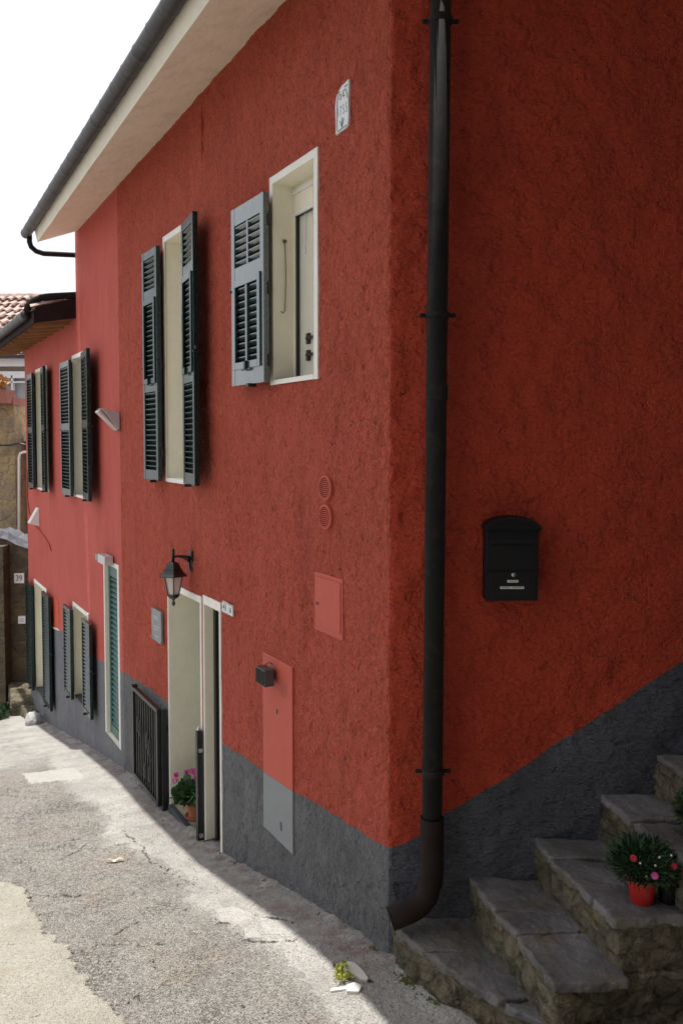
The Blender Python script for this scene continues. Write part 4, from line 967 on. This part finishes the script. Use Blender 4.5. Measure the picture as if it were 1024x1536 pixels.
# cyclamen in the doorway
def cyclamen():
    t = fthing('potted_cyclamen', -3.31, -.11, -.728, 'terracotta pot of pink cyclamen standing in the cream doorway', 'potted plant')
    b = MB(); b.lathe([(.085, 0), (.10, .022), (.094, .024), (.08, .012), (.001, .012)], (0, 0, 0), 22); b.build('saucer', 'terracotta', t)
    b = MB(); b.lathe([(.055, .012), (.078, .11), (.088, .112), (.090, .14), (.08, .14), (.078, .13), (.001, .13)], (0, 0, 0), 22); b.build('pot', 'terracotta', t)
    b = MB(); leaf_quads(b, (0, 0, .22), (.17, .17, .085), 190, .085, .25, -.7); b.build('foliage', 'leafdark', t, fix=False)
    for i in range(13):
        a = random.uniform(0, 6.28); r = random.uniform(.02, .14); x, y, z = r*math.cos(a), r*math.sin(a), random.uniform(.33, .42)
        if i == 0: x, y, z = -.17, -.12, .33
        if i == 1: x, y, z = -.15, -.14, .29
        b = MB()
        for k in range(5):
            th = k*2*math.pi/5+a; d = Vector((math.cos(th), math.sin(th), 0)); s_ = Vector((-d.y, d.x, 0)); c_ = Vector((x, y, z)); u_ = Vector((0, 0, 1))
            b.add([tuple(c_), tuple(c_+d*.018+s_*.016+u_*.012), tuple(c_+d*.024+s_*.013+u_*.038), tuple(c_+d*.016+u_*.05), tuple(c_+d*.024-s_*.013+u_*.038), tuple(c_+d*.018-s_*.016+u_*.012)], [(0, 1, 2, 3), (0, 3, 4, 5)])
        f = b.build('flower', 'palepink' if i % 5 == 1 else 'pink', t, fix=False)
        st = MB(); st.tube([(x*.2, y*.2, .13), (x*.6, y*.6, .25), (x, y, z)], .002, 4); st.build('stem', 'stem', f)
cyclamen()
# ------------------------------------------------------------------ street litter
def ground_thing(name, px, py, dz=0.):
    u, n = on_ground(px, py); return W(u, n, gz(u, n)+dz)
def shard(px, py, pts, h, label, rz=0, tilt=.1):
    b = MB(); b.prism(pts, 2, -.01, h); o = b.build('stone_shard', 'shard', None, loc=ground_thing('', px, py, .004), rz=rz, bevel=.003); o.rotation_euler = (tilt, tilt*.5, rz)
    tag(o, label, 'stone', 'broken stone pieces by the corner')
shard(533, 1460, [(-.085, -.01), (-.05, -.028), (.0, -.034), (.06, -.03), (.095, -.018), (.09, .0), (.03, .022), (-.03, .03), (-.06, .022)], .022, 'long white stone shard lying beside the yellow green weed', -.75)
shard(509, 1486, [(-.05, -.006), (.05, -.012), (.055, .006), (-.04, .014)], .010, 'thin white stone sliver left of the yellow green weed', .35)
shard(530, 1487, [(-.04, -.02), (.02, -.03), (.045, .01), (.01, .035), (-.035, .02)], .02, 'rounded grey white stone just below the yellow green weed', .2)
p = ground_thing('', 513, 1470)
t = empty('weed', p, 0, 'small yellow green weed growing from the crack near the corner', 'weed')
b = MB(); random.seed(4); [leaf_quads(b, (.045*math.cos(i*2.4)*(i%3+1)/3, .05*math.sin(i*2.4)*(i%4+1)/4, .012+.008*(i%4)), (.014, .014, .018), 9, .02, 1.0, -.2) for i in range(17)]; b.build('foliage', 'leafyellow', t, fix=False)
b = MB()
for i in range(10):
    a = i*.63; b.tube([(0, 0, -.01), (.03*math.cos(a), .03*math.sin(a), .04)], .0012, 4)
b.build('stems', 'stem', t)
b = MB(); seg = 9; pts = []
for i in range(seg):
    x = -.07+.14*i/(seg-1); w_ = .016*math.sin(math.pi*(i+.4)/(seg)); z = .008+.012*math.sin(i*1.3)
    pts += [(x, -w_, z+.006), (x, 0, z), (x, w_, z+.01)]
fs = [(i*3+j, (i+1)*3+j, (i+1)*3+j+1, i*3+j+1) for i in range(seg-1) for j in range(2)]
b.add(pts, fs); o = b.build('dry_leaf', 'dryleaf', None, loc=ground_thing('', 173, 1292), rz=.1, fix=False); o.modifiers.new('s', 'SOLIDIFY').thickness = .0015
tag(o, 'curled dry pale leaf lying on the sunlit street', 'leaf')
random.seed(11); b = MB()
for _ in range(420):
    u = random.uniform(-4.5, 1.1); n = random.uniform(.02, 2.0); r = random.choice((.003, .004, .005, .007))
    if random.random() < .5: n = random.uniform(.0, .5)
    p = W(u, n, gz(u, n)); b.ico((p.x, p.y, p.z+r*.2), r, 1, (1, 1.3, .6), .4)
tag(b.build('gravel', 'greyrender', None), kind='stuff')
b = MB(); random.seed(5)
for _ in range(900):      # small moss and dirt tufts along steps and wall foot
    if random.random() < .35: u = random.uniform(-6, .0); n = abs(random.gauss(0, .02))+.012; p = W(u, n, gz(u, n)+.004)
    else:
        k = random.random(); a = FR[0][0]; c_ = FR[0][5]; f = FR[0]; i = random.randrange(5); tt = random.random()
        x = f[i][0]+(f[i+1][0]-f[i][0])*tt-abs(random.gauss(0, .02))-.015; y = f[i][1]+(f[i+1][1]-f[i][1])*tt-.012; u, n = UN(x, y); p = Vector((x, y, gz(u, n)+.002))
    b.ico(tuple(p), random.uniform(.003, .009), 1, (1, 1, .6), .5)
tag(b.build('moss', 'moss', None, smooth=True), kind='stuff')
# ------------------------------------------------------------------ far end of the street
b = MB(); random.seed(3); q = bp(51, 1082, 1); u, n = on_ground(51, 1086); p = W(u, n, gz(u, n))
b.ico((0, 0, .07), .13, 3, (1, 1, .95), .35); o = b.build('boulder', 'boulder', None, smooth=True, loc=p); tag(o, 'pale round boulder at the far foot of the house', 'rock')
def bgbox(name, x0, x1, yt, yb, Y, dep, mat, parent, jitter=0):
    a = bp(x0, yt, Y); c = bp(x1, yb, Y); b = MB(); b.box(a[0], c[0], Y, Y+dep, c[2], a[2]); return b.build(name, mat, parent)
Y1 = 15.0
t = empty('rubble_wall', bp(20, 1050, Y1), 0, 'brown rubble garden wall with sloping slate coping beyond the red house', 'wall'); L0 = Vector(t.location)
def rel(pts): return [tuple(Vector(p)-L0) for p in pts]
b = MB()
top = [(-70, 806), (0, 806), (12, 809), (25, 816), (42, 822), (120, 835)]
for (a, za), (c, zc) in zip(top, top[1:]):
    A = bp(a, za, Y1); B = bp(c, zc, Y1)
    b.hexa(rel([(A[0], Y1, -4), (B[0], Y1, -4), (B[0], Y1+.5, -4), (A[0], Y1+.5, -4), A, B, (B[0], Y1+.5, B[2]), (A[0], Y1+.5, A[2])]))
b.build('masonry', 'brownrubble', t)
b = MB()
for (a, za), (c, zc) in zip(top, top[1:]):
    A = bp(a, za, Y1); B = bp(c, zc, Y1)
    b.hexa(rel([(A[0], Y1-.05, A[2]), (B[0], Y1-.05, B[2]), (B[0], Y1+.55, B[2]), (A[0], Y1+.55, A[2]), (A[0], Y1+.05, A[2]+.14), (B[0], Y1+.05, B[2]+.1), (B[0], Y1+.5, B[2]+.1), (A[0], Y1+.5, A[2]+.14)]))
b.build('coping', 'coping', t)
b = MB(); A = bp(-40, 820, 14.7); B = bp(9, 1040, 14.7); b.box(A[0], B[0], 14.7, 15.0, -4, A[2]); o = b.build('pier', 'brownrubble', t); o.location = -L0
t = empty('house_number_plate', bp(30, 867, 14.98), 0, 'square white plate reading 39 on the brown rubble wall', 'house number')
b = MB(); b.box(-.095, .095, -.03, .02, -.095, .095); b.build('plate', 'whiteplastic', t, bevel=.004)
text('number', '39', .15, 'greyplastic', t, (.0, -.031, 0), RX, .001, .85, .001)
t = empty('wall_socket', bp(35, 929, 14.98), 0, 'tiny white box on the brown rubble wall below the 39 plate', 'box')
b = MB(); b.box(-.07, .07, -.06, .02, -.07, .07); b.build('cover', 'whiteplastic', t, bevel=.006); b = MB(); b.box(-.04, .04, -.065, -.06, -.04, .04); b.build('flap', 'alu', t)
# stone steps at far end
fs_ = empty('far_stone_steps', (0, 0, 0), 0, 'two mossy stone steps in front of the brown rubble wall', 'steps')
def blk(x0, x1, Ya, Yb, zt, zb):
    return [(x0, Ya), (x1, Ya), (x1, Yb), (x0, Yb)]
zA = bp(25, 1036, 14.4)[2]; zB = bp(30, 1048, 13.9)[2]
o = rough_prism('step', [(bp(12, 1036, 14.4)[0], 14.5), (bp(18, 1050, 13.9)[0]-.02, 13.9), (-4.6, 13.9), (-4.6, 15), (bp(10, 1030, 15)[0], 15)], -3.2, zA, 'riser', fs_, .04, .03, 4)
o = rough_prism('step', [(bp(20, 1050, 13.6)[0], 13.9), (bp(40, 1066, 13.1)[0], 13.15), (-4.4, 13.1), (-4.4, 13.95)], -3.2, zB-.1, 'riser', fs_, .04, .03, 4)
b = MB(); random.seed(9)
for _ in range(260):
    x = bp(random.uniform(-15, 22), 1050, 14.2)[0]; y = random.uniform(13.6, 14.5); u, n = UN(x, y); leaf_quads(b, (x, y, gz(u, n)+.05), (.08, .08, .08), 3, .09, .8)
tag(b.build('weeds', 'leafneedle', None, fix=False), kind='stuff')
# tan upper wall
Y2 = 17.0
t = empty('tan_rubble_wall', (bp(0, 800, Y2)[0], Y2, 0), 0, 'tall sunlit tan rubble wall behind the brown wall', 'wall')
b = MB(); A = bp(-120, 606, Y2); B = bp(21, 606, Y2); b.box(A[0], B[0], Y2, Y2+.8, -4, A[2]); o = b.build('masonry', 'tanrubble', t); o.location = -Vector(t.location)
b = MB(); A = bp(-120, 596, Y2); b.box(A[0], B[0]+.02, Y2-.08, Y2+.85, A[2]-.16, A[2]); o = b.build('coping', 'brick', t); o.location = -Vector(t.location)
t = empty('low_outbuilding', (bp(30, 700, 17.6)[0], 17.6, 0), 0, 'grey brown rendered outbuilding wall beside the tan rubble wall', 'building')
b = MB(); A = bp(18, 662, 17.6); B = bp(130, 660, 17.6); b.box(A[0], B[0], 17.6, 20, -4, A[2]); o = b.build('wall', 'greyrender', t); o.location = -Vector(t.location)
b = MB(); A = bp(16, 655, 17.5); b.box(A[0], B[0], 17.5, 20.1, A[2]-.1, A[2]); o = b.build('coping', 'bgwhite', t); o.location = -Vector(t.location)
b = MB(); P0 = [bp(60, 678, 16.9), bp(36, 678, 16.9), bp(31, 680, 16.9), bp(29, 686, 16.9), bp(29, 812, 16.9)]
b.tube(P0, .028, 8); o = b.build('conduit_pipe', 'whiteplastic', None, smooth=True); tag(o, 'thin white conduit pipe bending down the tan rubble wall', 'pipe')
b = MB(); b.tube([bp(-60, 664, 16.9), bp(0, 668, 16.9), bp(15, 668, 16.9), bp(28, 665, 16.9), bp(60, 672, 16.9)], .02, 6); o = b.build('overhead_cable', 'blackmetal', None, smooth=True); tag(o, 'black cable crossing the top of the tan rubble wall', 'cable')
# planter on the tan wall
A = bp(-2, 605, 16.8); t = empty('flower_box', A, 0, 'brick red flower box with orange green foliage on the tan rubble wall', 'planter')
b = MB(); k = 16.8/F_PX; b.hexa([(-.9, -.15, -.0), (17*k, -.15, -.0), (17*k, .2, 0), (-.9, .2, 0), (-.9, -.2, 20*k), (19*k, -.2, 20*k), (19*k, .25, 20*k), (-.9, .25, 20*k)]); b.build('trough', 'brick', t)
b = MB(); random.seed(2); leaf_quads(b, (-.12, 0, 30*k), (.33, .2, .16), 520, .075, .4, -.8); b.build('foliage', 'orangeleaf', t, fix=False)
# tiled house
Y3 = 20.0
t = empty('tiled_house', (0, Y3, 0), 0, 'pale rendered house with a lichened clay tile roof and a glazed veranda beyond the walls', 'house')
def part(name, mat, boxes, par=None):
    b = MB()
    for (x0, x1, yt, yb, Ya, Yb) in boxes:
        a = bp(x0, yt, Ya); c = bp(x1, yb, Ya); b.box(a[0], c[0], Ya, Yb, c[2], a[2])
    o = b.build(name, mat, par or t)
    if par is None: o.location = (0, -Y3, 0)
    return o
part('wall', 'bgwall', [(-150, 200, 512, 1100, Y3+.4, Y3+6)])
part('beam', 'bgwhite', [(-150, 160, 537, 549, Y3, Y3+.3), (-150, 160, 557, 563, Y3+.1, Y3+.3)])
part('window', 'bgwhite', [(-150, 160, 563, 567, Y3+.1, Y3+.25), (-150, 160, 572, 574, Y3+.1, Y3+.25), (17, 20, 563, 612, Y3+.1, Y3+.25), (-22, -19, 563, 612, Y3+.1, Y3+.25), (56, 59, 563, 612, Y3+.1, Y3+.25), (-150, 160, 609, 614, Y3+.1, Y3+.25)])
part('glass', 'glassgrey', [(-150, 160, 563, 612, Y3+.26, Y3+.3)])
part('parapet', 'bgwall', [(-150, 160, 614, 660, Y3+.1, Y3+.35)])
part('rail', 'greyplastic', [(21, 160, 655, 657.5, Y3-.05, Y3+.05)])
def tiles(name, xa, xb, y0, y1, Ya, Yb, rows, wt=.23, lab=None):
    b = MB(); A = bp(xa, y0, Ya); B = bp(xb, y0, Ya); T = bp(xa, y1, Yb); nx = int((B[0]-A[0])/wt); random.seed(6)
    for r in range(rows):
        f0, f1 = r/rows, (r+1.12)/rows
        ya, yb = Ya+(Yb-Ya)*f0, Ya+(Yb-Ya)*f1; za, zb = A[2]+(T[2]-A[2])*f0, A[2]+(T[2]-A[2])*f1
        for i in range(nx):
            x = A[0]+i*wt+random.uniform(-.015, .015); dz = random.uniform(-.01, .02); h = .085
            pts = []
            for (y, z, s_) in ((ya, za+.11, 1.), (yb, zb, .82)):
                for a in range(6):
                    tt = math.pi*a/5; pts.append((x+wt/2-wt*.42*s_*math.cos(tt), y, z+dz+h*math.sin(tt)))
            b.add(pts, [(a, a+1, a+7, a+6) for a in range(5)])
    b.quad((A[0], Ya, A[2]), (B[0], Ya, A[2]), (B[0], Yb, T[2]), (A[0], Yb, T[2]))
    if name == 'roof': b.cur = 0; b.tube([(A[0], Yb, T[2]+.05), (B[0], Yb, T[2]+.05)], .11, 8)
    o = b.build(name, 'rooftile', t, smooth=False, fix=False); o.location = (0, -Y3, 0)
    if lab: o['label'] = lab
    s = o.modifiers.new('s', 'SOLIDIFY'); s.thickness = .02
tiles('roof', -150, 170, 512, 448, Y3+1.2, Y3+4.2, 7, .24, 'main clay tile roof')
tiles('roof', -150, 160, 533, 521, Y3-.1, Y3+.7, 1, .24, 'short lower strip of clay tiles')
part('gutter', 'blackmetal', [(-150, 160, 532, 537, Y3-.2, Y3-.06)])
# ------------------------------------------------------------------ unseen houses added round the camera to shade the steps and side wall
def shade_house(name, x0, x1, y0, y1, z0, z1, label):
    t = empty(name, ((x0+x1)/2, (y0+y1)/2, z0), 0, label, 'house'); w_, d_, h_ = (x1-x0)/2, (y1-y0)/2, z1-z0
    b = MB(); b.box(-w_, w_, -d_, d_, -2, h_); b.build('wall', 'shade_house', t)
    b = MB(); b.hexa([(-w_-.3, -d_-.3, h_), (w_+.3, -d_-.3, h_), (w_+.3, d_+.3, h_), (-w_-.3, d_+.3, h_), (-w_-.3, -.05, h_+1.3), (w_+.3, -.05, h_+1.3), (w_+.3, .05, h_+1.3), (-w_-.3, .05, h_+1.3)]); b.build('roof', 'rooftile', t)
    b = MB(); b.box(-w_-.03, -w_+.02, -.5, .5, 3.2, 4.6); b.build('shutter', 'green', t)
    return t
shade_house('alley_shade_house', 2.05, 9, -3.5, 2.50, .5, 14, 'unseen dark stone house added across the alley to shade the steps')
shade_house('uphill_shade_house', -4.2, 8, -13, -2.6, 1.5, 15, 'unseen dark stone house added behind the camera to shade the side wall')
